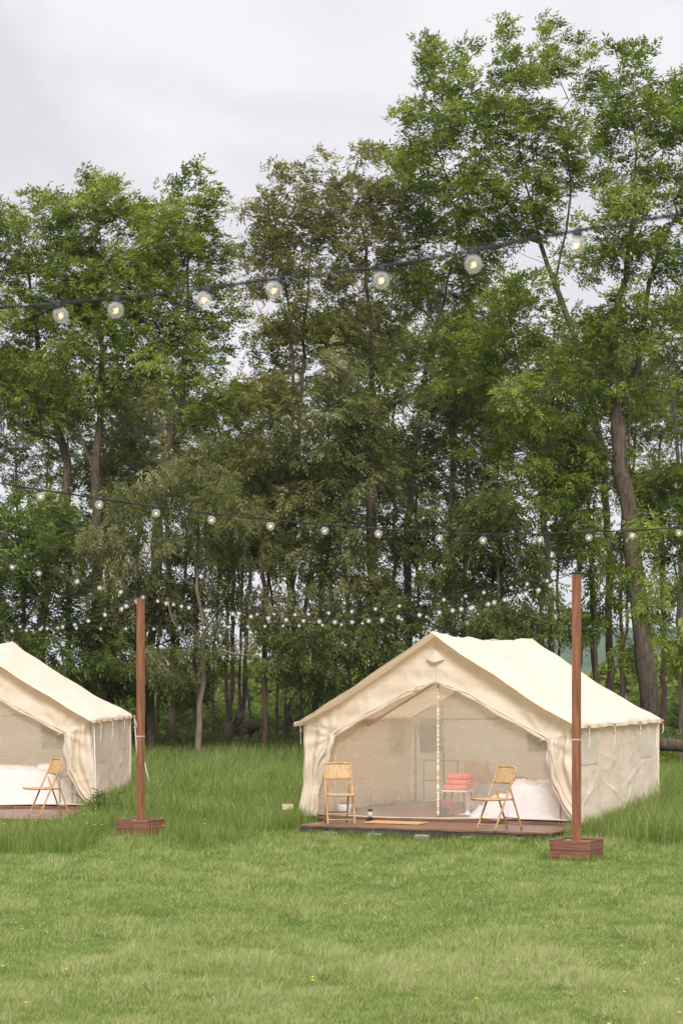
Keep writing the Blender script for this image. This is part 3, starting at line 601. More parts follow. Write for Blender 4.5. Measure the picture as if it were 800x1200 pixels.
h = rng.uniform(.1, .34, n)*np.where((local(x, y, RT)[1] < -1.3) | (local(x, y, LT)[1] < -2.2) & (x < -4.5), .45, 1.1); ph = rng.uniform(0, 6.28, n); ln = np.stack([np.cos(ph), np.sin(ph), 0*ph], 1)*(h*.5*rng.uniform(0, 1.2, n))[:, None]
th = rng.uniform(0, 6.28, n); Wd = np.stack([np.cos(th), np.sin(th), 0*th], 1)*.0034; b0 = np.stack([x, y, z-.01], 1); up = np.zeros((n, 3)); up[:, 2] = h
mid = b0+up*.55+ln*.3; tp_ = b0+up*.95+ln; q = np.stack([b0-Wd, b0+Wd, mid+Wd*.8, mid-Wd*.8, mid-Wd*.8, mid+Wd*.8, tp_+Wd*.12, tp_-Wd*.12], 1).reshape(-1, 3)
tag(fast_mesh('grass_fringe', q, 4, GM, None, np.repeat(np.clip(rng.normal(.46, .18, n), 0, 1), 2)), 'uncut grass fringe growing along the decks, canvas walls and post footings', 'grass', kind='stuff')
# buttercups
fb = []
for i in range(420):
    y = (12+44*rng.uniform()**1.2) if i < 70 else rng.uniform(26, 46); x = rng.uniform(-.18, .18)*y
    if ondeck(np.array([x]), np.array([y]), .3)[0] or (25 < y < 29 and -1.6 < x < 4): continue
    hh = .07 if y < 26 else .3
    c = np.array([x, y, float(gh(x, y))+hh])
    for k in range(5):
        t0 = k*1.2566; r_ = .013 if y < 26 else .02
        fb.append([c, c+[r_*math.cos(t0), r_*math.sin(t0), .006], c+[r_*1.15*math.cos(t0+.63), r_*1.15*math.sin(t0+.63), .009], c+[r_*math.cos(t0+1.25), r_*math.sin(t0+1.25), .006]])
tag(fast_mesh('buttercups', np.array(fb).reshape(-1, 3), 4, M['yellow']), 'tiny yellow buttercups dotted through the grass', 'flowers', kind='stuff')

# ------------------------------------------------------------------ tents
HW, EZ, RZ = 2.14, 1.46, 2.78
def wr(u, v, k=0, a=.02, s=2.2): return a*noise.noise(Vector((u*s+k*9.1, v*s, k)))+a*.45*noise.noise(Vector((u*s*2.7, v*s*2.7+k, 4)))
def crease(u, v, k=0, a=.01, s=1.6):
    w = noise.noise(Vector((u*.8+k, v*.8, 2.2)))*.8
    return a*(1-min(1, abs(noise.noise(Vector((u*s+w+k*5.3, v*s*.7-w, k)))*3.2)))**2
def interp(curve, t):
    """curve: list of (t,u,z)"""
    for a, b in zip(curve, curve[1:]):
        if t <= b[0]:
            f = (t-a[0])/(b[0]-a[0]); return a[1]+(b[1]-a[1])*f, a[2]+(b[2]-a[2])*f
    return curve[-1][1:]
def make_tent(name, label, loc, rz, L, seed, winspec):
    root = empty(name, (loc[0], loc[1], 0), rz); tag(root, label, 'tent')
    OH = .28
    def sag(v): return -.075*math.sin(math.pi*min(1, max(0, (v+OH)/(L+2*OH)*1.0)))
    for sgn in (-1, 1):
        mb = MB()
        def rf(a, b, sgn=sgn):
            v = -OH+(L+OH+.12)*a; s_ = b
            if s_ <= .93:
                t = s_/.93; u = t*(HW+.055); z = RZ+.015-(RZ-EZ+.03)*t+sag(v)*(1-t)-.06*math.sin(math.pi*t)*(1 if v > 0 else .6)
                z += wr(v, u*1.2, seed+sgn, .022, 1.4)+crease(v, u, seed+sgn, .014, 1.1)+crease(v, u, seed+sgn+4, .006, 2.6)+.010*math.sin(9*u+2.2*v+4*noise.noise(Vector((v, u, 3))))*math.exp(-((v-L*.75)/1.6)**2)
                z -= .035*math.exp(-((v+OH)/.12)**2)*(.3+.7*t)
                z -= .018*(1-t)*abs(math.sin(v*2.4)) 
            else:
                t = (s_-.93)/.07; u = HW+.055+.012*t+.01*math.sin(v*11+seed)*t; z = EZ-.015-.06*t+.007*math.sin(v*5+seed)*t
            return (sgn*u, v, z)
        mb.grid(rf, 140, 90); mb.build('roof', M['canvas'], root, smooth=True, solid=.006)
        for vv in (L*.33, L*.66):
            se = MB(); se.tube([np.array(rf((vv+OH)/(L+OH+.12), q/24*.93))+[0, 0, .004] for q in range(25)], .0035, 4); se.build('roof_seam', M['seam'], root, smooth=True)
        se = MB(); se.tube([np.array(rf(.004, q/30)) for q in range(31)], .009, 5); se.build('roof_hem', M['seam'], root, smooth=True)
    # side walls
    for sgn in (-1, 1):
        mb = MB()
        def sw(a, b, sgn=sgn):
            v = L*a; z = EZ-.01-(EZ-.01)*b; bell = .07*b**2
            folds = .03*math.sin(v*6.5+seed*2+1.5*math.sin(z*2))*b**.7+.03*math.sin(2.6*v+3.4*z)*math.sin(math.pi*b)
            for (v_, z_, sl, am, wd_) in ((.6, .5, .5, .028, .035), (1.9, .35, -.35, .03, .03), (2.9, .6, .25, .026, .04), (1.4, .95, -.2, .018, .03), (3.3, 1.05, .3, .016, .03), (2.4, .18, .7, .03, .04), (.9, .2, -.9, .028, .04)):
                e_ = (z-z_)-sl*(v-v_); folds += am*math.exp(-(e_/wd_)**2-((v-v_)/.6)**2)
            folds += .012*math.sin(z*21+3*noise.noise(Vector((v*1.5, z*1.5, seed))))*math.exp(-((z-.55)/.4)**2)*noise.noise(Vector((v*1.1, z, seed+2)))*2
            folds += wr(v, z, seed*3+sgn, .05, 1.6)+crease(v, z, seed+sgn, .02, 1.5)+crease(v+z*.6, z, seed+sgn+3, .010, 3.2)
            zz = z if b < 1 else .01+.02*math.sin(v*7)
            return (sgn*(HW+bell+folds*.6*(.3+.7*b)), v, zz)
        mb.grid(sw, 130, 70); o = mb.build('side_wall', M['canvas'], root, smooth=True, solid=.005)
        for (v0, v1, z0, z1) in winspec:
            w = MB()
            def wf(a, b):
                v = v0+(v1-v0)*a; z = z1+(z0-z1)*b; p = sw(v/L, (EZ-.01-z)/(EZ-.01)); return (p[0]+sgn*.012, p[1], p[2])
            w.grid(wf, 14, 14); w.build('window_panel', M['windowpanel'], root, smooth=True)
        # eave ties, toggles, rope
        for vv in (.12, L*.33, L*.66, L-.1):
            tg = MB(); rp_ = MB()
            tg.tube([(sgn*(HW+.13), vv-.05, EZ-.03), (sgn*(HW+.15), vv, EZ-.045), (sgn*(HW+.13), vv+.05, EZ-.03)], .017, 5)
            bd_ = MB(); bd_.ball((sgn*(HW+.14), vv+.03, EZ-.16), .02, 6, 5, (1, 1, 1.8)); bd_.build('bead', M['ropeor'], root, smooth=True)
            rp_.tube([(sgn*(HW+.14), vv, EZ-.05), (sgn*(HW+.145), vv+.02, EZ-.2), (sgn*(HW+.13), vv, EZ-(.36 if vv < 2 else .24))], .005, 4)
            tg.build('toggle', M['ropeor'], root, smooth=True); rp_.build('tie_cord', M['rope'], root)
        g = MB(); g.tube([(sgn*(HW+.02), 0, EZ-.05), (sgn*(HW+.02), L, EZ-.05)], .018, 6); g.build('eave_pole', M['palewood'], root, smooth=True)
    # back wall
    mb = MB()
    def bw(a, b):
        u = (-HW+2*HW*a)*1.03; top = EZ+(RZ-EZ)*max(0, 1-abs(u)/HW)-.03-.06*math.sin(math.pi*min(1, abs(u)/HW)); z = top*(1-b)
        return (u, L-.01+.02*math.sin(u*5+z)+wr(u, z, seed+5, .03, 1.7), z)
    mb.grid(bw, 60, 30); mb.build('back_wall', M['canvas_in'], root, smooth=True)
    for (u0, u1, z0, z1) in (((-2.0, -1.6, .83, 1.37), (-.05, .55, .88, 1.2)) if seed == 1 else ((.55, 1.55, .82, 1.35),)):
        w = MB(); w.grid(lambda a, b: (u0+(u1-u0)*a+.03*b, L-.07+.01*math.sin(a*9), z1+(z0-z1)*b+.04*a), 8, 8); w.build('window', M['windowdark'], root, smooth=True)
    # front gable with tied back flaps
    innerL = [(0, 0, 2.04), (.25, -.42, 1.875), (.42, -1.05, 1.56), (.56, -1.62, 1.24), (.70, -1.72, .90), (.85, -1.84, .45), (1, -1.90, .03)]
    innerR = [(0, 0, 2.04), (.25, .45, 1.87), (.42, 1.08, 1.53), (.56, 1.72, 1.20), (.66, 1.70, .92), (.78, 1.80, .55), (.9, 1.98, .22), (1, 2.14, -.03)]
    outer = [(0, 0, RZ-.03), (.25, -.9, RZ-.03-(RZ-EZ)*.42-.05), (.42, -1.55, RZ-.03-(RZ-EZ)*.724-.05), (.56, -HW, EZ-.01), (.70, -HW-.01, 1.0), (.85, -HW-.04, .5), (1, -HW-.10, .01)]
    for sgn, inner in ((-1, innerL), (1, innerR)):
        mb = MB(); tiez = 1.22; tieu = sgn*1.66
        def gf(a, b, sgn=sgn, inner=inner):
            t = a; iu, iz = interp(inner, t); ou, oz = interp(outer, t); ou = -sgn*ou if sgn > 0 else ou
            if sgn > 0: ou = abs(ou)
            s_ = b; u = iu+(ou-iu)*s_; z = iz+(oz-iz)*s_
            dx, dz = u-tieu, z-tiez; r = math.hypot(dx, dz)+.05; an = math.atan2(dz, dx*sgn)
            # pleats radiating from the tie
            y = .03*math.sin(an*11+seed)*min(1, r*1.8)*math.exp(-r*.9)+wr(u, z, seed+sgn*2, .035, 1.8)*min(1, r*1.5)
            y -= crease(u, z, seed+sgn+7, .016, 1.7)+crease(u, z, seed+sgn+9, .008, 3.6)
            if t > .56:
                q = (t-.56)/.44; amp = .045+.02*q
                y += amp*math.sin(s_*math.pi*4.2+.8*math.sin(q*3)+sgn)*(.5+.5*math.sin(math.pi*min(1, q+.35)))-.05*(1-s_)
                u += .02*math.sin(q*7+s_*4)
            else:
                y += -.02*(1-s_)
                y += .010*math.sin(z*16+u*3)*math.exp(-((s_-.35)/.3)**2)
            edge = min(1, (1-s_)*6); y *= (.15+.85*edge) if t < .6 else (.35+.65*edge)
            return (u, y-.015, z)
        mb.grid(gf, 130, 60); mb.build('door_flap', M['canvas'], root, smooth=True, solid=.006)
        # rolled, gathered canvas edge
        roll = MB()
        for kk, (off, rad) in enumerate(((0, .022), (.03, .015))):
            pp = []; rr = []
            for i in range(60):
                t = i/59*(.60 if kk == 0 else .585); q = np.array(gf(t, .02+.05*kk*min(1, t*3)))
                q[1] -= .025+.012*kk; q[2] += off*.7; pp.append(q+[0, .008*math.sin(i*.7+kk), .006*math.sin(i*.45+kk*2)]); rr.append(rad*(.55+.5*min(1, t*3))*(1+.22*math.sin(i*.55+kk)))
            roll.tube(pp, rr, 8)
        roll.build('rolled_edge', M['canvas'], root, smooth=True)
        # gathered bundle below the tie
        bun = MB()
        for kk in range(3):
            pp = []; rr = []
            for i in range(30):
                q = i/29; t = .56+.44*q; p = np.array(gf(t, .04+.22*kk*(.3+.7*q)))
                p[1] -= .05*(1-q*.5); pp.append(p+[.01*math.sin(i*.8+kk), .01*math.cos(i*.6+kk*2), 0]); rr.append((.018+.026*math.sin(math.pi*min(1, q*1.6+.12))*(1 if kk < 2 else .6))*(1-.55*q))
            bun.tube(pp, rr, 7)
        bun.build('gathered_folds', M['canvas'], root, smooth=True)
        tie = MB(); th = np.linspace(0, 6.4, 20)
        tie.tube([(tieu+.06*math.cos(q)*1.1, -.05+.07*math.sin(q), tiez+.02*math.cos(q)) for q in th], .009, 5)
        tie.build('tie_strap', M['seam'], root, smooth=True)
    # vent hood
    vh = MB(); vh.grid(lambda a, b: ((a-.5)*.30*(.12+.88*b), -.05-.07*b*math.sin(math.pi*a)-.02, 2.52-.16*b-.02*math.cos(math.pi*(a-.5)*2)*b), 12, 8)
    vh.build('vent_hood', M['canvas'], root, smooth=True, solid=.008)
    vd = MB(); vd.box((0, -.045, 2.385), (.2, .01, .03)); vd.build('vent_opening', M['seam'], root)
    # screen
    mb = MB()
    def scf(a, b):
        z0 = .05; u = -1.98+4.02*a; top = 2.10-abs(u)*.46 if abs(u) < 1.75 else 1.30-(abs(u)-1.75)*4.2
        top = max(.12, top); z = z0+(top-z0)*b
        return (u, .07+.02*math.sin(u*2+z*3)+.012*noise.noise(Vector((u*3, z*3, seed))), z-.02*math.cos(u*1.4+1)*(1-b))
    mb.grid(scf, 48, 24); mb.build('insect_screen', M['screen'], root, smooth=True)
    hem = MB(); hem.tube([np.array(scf(i/40, 0))+[0, -.01, 0] for i in range(41)], .012, 5); hem.build('screen_hem', M['canvas'], root, smooth=True)
    zp = MB(); zp.box((0, .035, 1.06), (.034, .008, 1.96)); zp.build('zipper', M['zipper'], root)
    # inner frame
    fr = MB()
    fr.tube([(-HW+.05, L*.52, EZ-.12), (0, L*.52, RZ-.2), (HW-.05, L*.52, EZ-.12)], .018, 6); fr.tube([(-HW+.1, L-.1, 0), (-HW+.1, L-.1, EZ-.1)], .016, 6)
    fr.tube([(-1.5, L-.12, .02), (-1.55, L-.12, EZ+.2)], .016, 6)
    fr.tube([(-1.75, .25, .02), (-1.75, .25, 1.15)], .016, 6); fr.tube([(-2.0, L-.15, EZ-.05), (1.9, L-.15, EZ+.02)], .014, 6)
    fr.tube([(0, .1, RZ-.19), (0, L-.05, RZ-.19)], .02, 6); fr.build('tent_frame', M['steel'], root, smooth=True)
    sk = MB(); sk.box((.1, .06, .015), (3.9, .05, .035)); sk.build('threshold', M['deck'], root)
    return root
tentR = make_tent('wall_tent', 'cream canvas wall tent with screened front, standing whole in the right half', RT[0], RT[1], 4.4, 1, [(.12, 1.0, .86, 1.38), (3.35, 4.05, .86, 1.40)])
tentL = make_tent('wall_tent', 'cream canvas wall tent cut off by the left edge of the photo', LT[0], LT[1], 4.0, 2, [(.35, 1.25, .72, 1.40), (3.0, 3.7, .86, 1.38)])
for o in (tentR, tentL): o.location.z = 0.03

def world(tt, u, v, z=0):
    (cx, cy), a = tt; return (cx+u*math.cos(a)-v*math.sin(a), cy+u*math.sin(a)+v*math.cos(a), z)
# ------------------------------------------------------------------ decks
def deck(label, tt, parts, z=.025):
    root = empty('deck', world(tt, 0, 0, 0), tt[1]); tag(root, label, 'deck')
    rd = random.Random(3)
    b = MB()
    for (u0, u1, v0, v1) in parts:
        v = v0
        while v < v1-.02:
            w = min(.138, v1-v); b.box(((u0+u1)/2+rd.uniform(-.006, .006), v+w/2, z-.015+rd.uniform(-.001, .001)), (u1-u0, w-.007, .03)); v += .142
    b.build('decking', M['deck'], root, bevel=.003)
    u0, u1, v0, v1 = parts[0]
    r = MB(); r.box(((u0+u1)/2, v0+.03, z-.095), (u1-u0-.02, .04, .12)); r.box((u0+.03, (v0+v1)/2, z-.095), (.04, v1-v0-.12, .12)); r.box((u1-.03, (v0+v1)/2, z-.095), (.04, v1-v0-.12, .12))
    r.build('rim_joist', M['dark'], root)
    for i in range(5):
        s = MB(); uu = u0+.5+(u1-u0-1)*i/4; s.box((uu, v0-.01, z-.13), (.2, .12, .09), rz=.1*i); s.build('footing_block', M['stone'], root, bevel=.01)
    return root
deck('long reddish wooden deck carrying the right tent', RT, [(-1.6, 2.2, -1.38, -.02), (-2.08, 2.1, -.02, 4.2)])
deck('reddish wooden deck carrying the left tent, cut by the photo edge', LT, [(-2.6, 2.08, -2.3, 4.0)])

# ------------------------------------------------------------------ bamboo folding chairs
def make_chair():
    root = empty('folding_chair')
    w = .195
    def rod(pts, r, name, m=M['bamboo']):
        b = MB(); pp = smoothpts(np.array(pts, float), .06); n = len(pp)
        b.tube(pp, [r*(1.13 if i % 3 == 0 else 1) for i in range(n)], 8); return b.build(name, m, root, smooth=True)
    for s in (-1, 1):
        rod([(s*w, -.24, 0), (s*w, -.04, .44), (s*w, .10, .74), (s*(w-.005), .15, .86)], .014, 'leg')
        rod([(s*(w-.035), .28, 0), (s*(w-.035), .18, .28), (s*(w-.035), .06, .60)], .0125, 'leg')
    rod([(-w, .15, .855), (-w+.05, .155, .872), (0, .165, .878), (w-.05, .155, .872), (w, .15, .855)], .0135, 'top_rail')
    rod([(-w, .075, .66), (0, .09, .650), (w, .075, .66)], .0125, 'back_rail')
    b = MB()
    for i in range(17):
        x = -w+.02+(2*w-.04)*i/16; b.box((x, .118, .757), (.019, .005, .20), M=Matrix.Rotation(math.radians(-22), 3, 'X'))
    b.build('back_panel', M['bambooslat'], root)
    b = MB()
    for i in range(15):
        y = -.31+.4*i/14; b.box((0, y, .435), (.36, .024, .008))
    b.build('seat', M['bambooslat'], root)
    rod([(-w+.01, -.33, .43), (0, -.335, .43), (w-.01, -.33, .43)], .013, 'seat_rail')
    rod([(-w+.01, .10, .428), (0, .10, .428), (w-.01, .10, .428)], .012, 'seat_rail')
    for s in (-1, 1): rod([(s*(w-.018), -.33, .43), (s*(w-.018), .11, .428)], .013, 'seat_rail')
    for z, y in ((.075, -.206), (.155, -.17)): rod([(-w, y, z), (0, y, z), (w, y, z)], .0095, 'rung')
    for z, y in ((.075, .258), (.155, .23)): rod([(-w+.035, y, z), (0, y, z), (w-.035, y, z)], .0095, 'rung')
    return root
ch = make_chair()
tag(ch, 'bamboo folding chair facing the camera at the left end of the right deck', 'chair', 'bamboo folding chairs on the decks')
ZD = .026
p = P(397, 967, 2300*(EYE-ZD)/(966-HY)); ch.location = (p[0], p[1]+.12, ZD); ch.rotation_euler[2] = math.radians(9)
c2_ = copy_tree(ch); tag(c2_, 'bamboo folding chair turned left in front of the bed of the right tent')
p = P(585, 973, 2300*(EYE-ZD)/(973-HY)); c2_.location = (p[0], p[1]+.1, ZD); c2_.rotation_euler[2] = math.radians(-55)
c3_ = copy_tree(ch); tag(c3_, 'bamboo folding chair turned left on the deck of the left tent')
p = P(56, 958, 2300*(EYE-ZD)/(957-HY)); c3_.location = (p[0], p[1]+.1, ZD); c3_.rotation_euler[2] = math.radians(-58)

# ------------------------------------------------------------------ beds and things in the tents
def make_bed(label, tt, u0, u1, v0, v1, seed, foot='left', top=.56, blanket=True):
    root = empty('bed', world(tt, (u0+u1)/2, (v0+v1)/2, .03), tt[1]); tag(root, label, 'bed')
    lx, ly = (u1-u0), (v1-v0)
    m = MB()
    def f(a, b):   # draped duvet: rounded box reaching nearly to the floor
        u = (a-.5)*2; v = (b-.5)*2; e = 4.5
        r = (abs(u)**e+abs(v)**e)**(1/e)
        x = u*lx/2; y = v*ly/2; drop = sstep(.74, 1.0, r)**1.3; z0_ = top+.07*(1-r)
        z = z0_+.03*crease(x*2, y*2, seed, 1, 2.)+.05*noise.noise(Vector((x*2+seed, y*2, 0)))+.05*math.cos(x*1.4)-.0
        z = z*(1-drop)+.05*drop
        out = 1+.035*drop*math.sin(14*math.atan2(y, x)+seed)+.02*drop
        if drop > 0: x *= out; y *= out
        return (x, y, z)
    m.grid(f, 60, 44); m.build('bed_sheet', M['linen'], root, smooth=True)
    if blanket:
        b = MB()
        def g(a, b_):
            aa = .055+.36*a; p = f(aa, .075+.85*b_); n_ = .02
            return (p[0]*(1.012)-.012, p[1]*1.015, p[2]+n_ if p[2] > .2 else p[2]+.10)
        b.grid(g, 36, 44); b.build('blanket', M['blanket'], root, smooth=True)
        b2 = MB(); b2.grid(lambda a, b_: (lambda p: (p[0]*1.03-.03, p[1]*1.03, p[2]+.035))(f(.0+.085*a, b_)), 8, 44); b2.build('folded_edge', M['linen'], root, smooth=True)
    pw = MB(); pw.soft((lx/2-.42, -.05, top+.075), (.48, .72, .15), .55, .15, seed); pw.build('pillow', M['linen'], root, smooth=True)
    h = MB(); hx = lx/2+.03
    for i in range(4): h.tube([(hx-.0, -ly/2+ly*i/3, 0), (hx, -ly/2+ly*i/3, .66 if i in (0, 3) else .60)], .012, 6)
    h.tube([(hx, -ly/2, .62), (hx, ly/2, .62)], .012, 6); h.tube([(hx, -ly/2, .2), (hx, ly/2, .2)], .012, 6)
    h.tube([(hx-.2, -ly/2-.03, 0), (hx-.2, -ly/2-.03, .50)], .012, 6); h.tube([(hx-.2, -ly/2-.03, .50), (hx, -ly/2, .52)], .01, 6)
    h.build('headboard', M['metal'], root, smooth=True)
    return root
make_bed('bed with white sheets and grey blanket inside the right tent', RT, .30, 1.98, .3, 1.45, 1, top=.47)
make_bed('white-sheeted bed inside the left tent', LT, -1.3, 1.75, .3, 1.7, 2, blanket=False, top=.54)
# folded coral blankets on a dark stool
st = empty('stool', world(RT, .06, .72, .03), RT[1]); tag(st, 'low dark stool holding the coral blankets in the right tent', 'stool')
b = MB()
for sx in (-.15, .15):
    for sy in (-.15, .15): b.tube([(sx*1.15, sy*1.15, 0), (sx, sy, .40)], .014, 6)
b.build('leg', M['metal'], st, smooth=True); b = MB(); b.box((0, 0, .415), (.38, .38, .03)); b.build('seat', M['beige'], st, bevel=.008)
bl = empty('folded_blankets', world(RT, .06, .72, .46), RT[1]); tag(bl, 'stack of folded coral red blankets beside the bed', 'blankets')
for i in range(3):
    b = MB(); b.soft((.012*i, .0, .045+.075*i), (.40-.03*i, .34, .082), .4, .12, i*3); o = b.build('blanket', M['red'], bl, smooth=True)
sb = empty('backpack', world(RT, .0, .38, .03), RT[1]); tag(sb, 'small dark red bag on the tent floor left of the bed', 'bag')
b = MB(); b.soft((0, 0, .15), (.22, .18, .30), .5, .2, 5); b.build('bag_body', M['darkred'], sb, smooth=True)
b = MB(); b.box((0, -.10, .12), (.16, .03, .12)); b.build('pocket', M['metal'], sb, bevel=.01)
b = MB(); b.tube([(-.05, 0, .33), (0, 0, .38), (.05, 0, .33)], .01, 5); b.build('handle', M['metal'], sb)
rk = empty('luggage_rack', world(RT, -1.18, 3.24, .03), RT[1]); tag(rk, 'thin grey metal clothes rack at the back of the right tent', 'rack')
b = MB()
for x in (-.3, .3): b.tube([(x, 0, 0), (x, 0, .76)], .012, 6)
b.tube([(-.3, 0, .76), (.3, 0, .76)], .012, 6); b.build('frame', M['steel'], rk); b = MB(); b.tube([(-.3, 0, .42), (.3, 0, .42)], .01, 6); b.build('shelf_bar', M['steel'], rk)
cu = empty('cushion', world(RT, -.15, 2.13, .68), RT[1]); tag(cu, 'beige square cushion standing behind the bed in the right tent', 'cushion')
b = MB(); b.ball((0, 0, .0), .22, 20, 12, (1, .3, 1)); 
b = MB(); b.soft((0, 0, 0), (.40, .13, .40), .5, .12, 2)
b.build('cushion_cover', M['beige'], cu, smooth=True)
b = MB(); b.box((.0, .10, -.33), (.40, .30, .66)); b.build('chair_block', M['beige'], cu, bevel=.03)
# lantern, pail, mat
ln_ = empty('lantern', world(RT, -.98, -.22, ZD)); tag(ln_, 'small black lantern on the deck at the foot of the screen', 'lantern')
b = MB(); b.tube([(0, 0, 0), (0, 0, .02), (0, 0, .035), (0, 0, .05)], [.06, .06, .03, .03], 12); b.build('lantern_base', M['black'], ln_)
b = MB(); b.tube([(0, 0, .05), (0, 0, .09), (0, 0, .14)], [.03, .04, .03], 12); b.build('lantern_glass', M['windowpanel'], ln_, smooth=True)
b = MB(); b.tube([(0, 0, .14), (0, 0, .16), (0, 0, .175)], [.04, .035, .01], 12); b.build('lantern_cap', M['black'], ln_)
pl = empty('pail', world(RT, -1.62, .3, .03)); tag(pl, 'small white pail behind the screen next to the front-facing chair', 'pail')
b = MB(); b.tube([(0, 0, 0), (0, 0, .2), (0, 0, .2), (0, 0, .19), (0, 0, .03)], [.085, .115, .108, .105, .08], 16, cap=True); b.build('pail_body', M['bucket'], pl, smooth=True)
b = MB(); b.tube([(-.115, 0, .19), (-.07, 0, .28), (.07, 0, .28), (.115, 0, .19)], .005, 5); b.build('handle', M['steel'], pl)
mt_ = MB()
for i in range(30): mt_.box((-.42+.0, -.40+.013*i, 0), (.86, .011, .014))
o = mt_.build('doormat', M['matt']); o.location = world(RT, 0, -.35, ZD+.012); o.rotation_euler[2] = RT[1]
tag(o, 'straw-coloured doormat on the right deck before the zipper', 'doormat')

# ------------------------------------------------------------------ posts
def make_post(label, x, y, top, w, rz, hb, bw_, tw=0):
    z0 = float(gh(x, y)); root = empty('wooden_post', (x, y, z0)); tag(root, label, 'post', 'wooden light posts')
    root.rotation_euler[2] = rz
    b = MB(); h = top-z0
    b.box((-w*.26, 0, h/2), (w*.46, w, h)); b.box((w*.26, 0, h/2-.002), (w*.46, w, h-.004)); b.box((0, .0, h/2-.006), (w*.1, w*.8, h-.02))
    b.build('post', M['wood'], root, bevel=.004)
    c = MB(); n = 2; hh = hb/n
    for i in range(n):
        for s in (-1, 1):
            c.box((0, s*(bw_/2-.02), hh*(i+.5)), (bw_, .04, hh-.003)); c.box((s*(bw_/2-.02), 0, hh*(i+.5)), (.04, bw_-.082, hh-.003))
    c.build('planter_base', M['wooddk'], root, bevel=.004)
    s = MB(); s.grid(lambda a, b_: ((a-.5)*(bw_-.08), (b_-.5)*(bw_-.08), hb-.035+.02*noise.noise(Vector((a*7, b_*7, x)))), 14, 14); s.build('gravel_fill', M['stone'], root)
    k = MB(); k.box((0, 0, h+.012), (w*1.06, w*1.06, .022)); k.tube([(0, 0, h+.02), (0, 0, h+.045), (.02, 0, h+.06), (.035, 0, h+.045)], .006, 6); k.build('post_cap', M['black'], root)
    bd = MB()
    for zz in (h*.42,): bd.box((0, 0, zz), (w*1.05, w*1.04, .014))
    bd.build('strap', M['steel'], root)
    return root
PR = P(675, 1008, 24.3); PL = P(165, 980, 28.05)
make_post('reddish wooden light post standing right, in front of the right tent', PR[0], PR[1], 3.42, .092, math.radians(-27+90), .25, .52)
make_post('reddish wooden light post standing left, beside the left tent', PL[0], PL[1], 3.29, .088, math.radians(-25+90), .25, .50)

# ------------------------------------------------------------------ string lights
def bulb_meshes():
    s = MB(); s.tube([(0, 0, .008), (0, 0, -.004), (0, 0, -.006), (0, 0, -.022)], [.010, .012, .015, .014], 10)
    g = MB(); g.ball((0, 0, -.044), .0275, 16, 12, (1, 1, 1.03)); f_ = MB()
    th = np.linspace(0, 9.4, 16); f_.tube([(.006*math.cos(a)*1.0, .006*math.sin(a), -.038-.0010*i) for i, a in enumerate(th)], .0022, 4)
    return s, g, f_
sb_, gb_, fb_ = bulb_meshes()
def mesh_of(mb, name, m):
    o = mb.build(name, m, None, smooth=True); me = o.data; bpy.data.objects.remove(o); return me
ms_, mg_, mf_ = mesh_of(sb_, 'socket', M['black']), mesh_of(gb_, 'bulb', M['glass']), mesh_of(fb_, 'filament', M['fil'])
def string(label, ctrl, bulbs, r, seed, scale=1.0, tilt=(0, .25)):
    pts = np.array([P(*c) for c in ctrl]); w = smoothpts(pts, .12); base = w[0].copy()
    root = empty('string_light', tuple(base)); tag(root, label, 'string lights', 'strings of globe lights')
    rd = random.Random(seed); n = len(w)
    b = MB(); b.tube(w-base, r, 6)
    tw = w-base+np.stack([0*w[:, 0], r*1.2*np.cos(np.arange(n)*1.1), r*1.2*np.sin(np.arange(n)*1.1)], 1); b.tube(tw, r*.6, 5)
    b.build('cable', M['black'], root, smooth=True)
    wx = HX+F*w[:, 0]/w[:, 1]
    order = np.argsort(wx)
    for bx in bulbs:
        q = np.array([np.interp(bx, wx[order], w[order, i]) for i in range(3)])-base
        ax = rd.gauss(*tilt); ay = rd.gauss(.0, .15)
        s = bpy.data.objects.new('socket', ms_); COL.objects.link(s); s.parent = root; s.location = q; s.rotation_euler = (ay, -ax, 0); s.scale = (scale,)*3
        g = bpy.data.objects.new('bulb', mg_); COL.objects.link(g); g.parent = root; g.location = q; g.rotation_euler = (ay, -ax, 0); g.scale = (scale,)*3
        f_ = bpy.data.objects.new('filament', mf_); COL.objects.link(f_); f_.parent = g
    return root
string('nearest string of large globe lights crossing the treetops', [(-60, 366, 6.45), (0, 361, 6.25), (140, 349, 6.0), (244, 338, 5.85), (327, 327, 5.75), (451, 312, 5.6), (552, 294, 5.4), (679, 270, 5.2), (800, 250, 5.0), (880, 234, 4.9)],
       [68, 138, 246, 328, 448, 554, 677], .0037, 1, .88, (-.15, .3))
string('second string of globe lights crossing the wood at mid height', [(-60, 555, 11.8), (0, 566, 12.2), (115, 584, 12.7), (250, 602, 13.2), (400, 616, 13.7), (560, 626, 14.2), (700, 623, 14.8), (800, 618, 15.2), (880, 612, 15.5)],
       [-20, 47, 115, 184, 250, 318, 382, 444, 512, 567, 632, 691, 743, 797], .0050, 2, 1.0)
string('string of globe lights running from the upper left to the left post', [(-60, 640, 19), (0, 655, 20.4), (60, 670, 22), (117, 684, 24), (167, 696, 28.0)], [-20, 16, 46, 88, 117, 140, 168], .0048, 3, 1.15)
pLt = (167, 697, 28.0); pRt = (673, 671, 24.3)
string('lower sagging string of globe lights between the two wooden posts', [pLt, (222, 708, 27.8), (300, 719, 27.5), (400, 725, 27), (480, 718, 26.5), (560, 706, 25.8), (620, 690, 25), pRt],
       [195, 222, 243, 271, 294, 315, 335, 355, 373, 392, 413, 432, 447, 468, 492, 515, 528, 541, 552, 570, 580, 592, 608, 616, 629, 645], .0050, 4, 1.15)
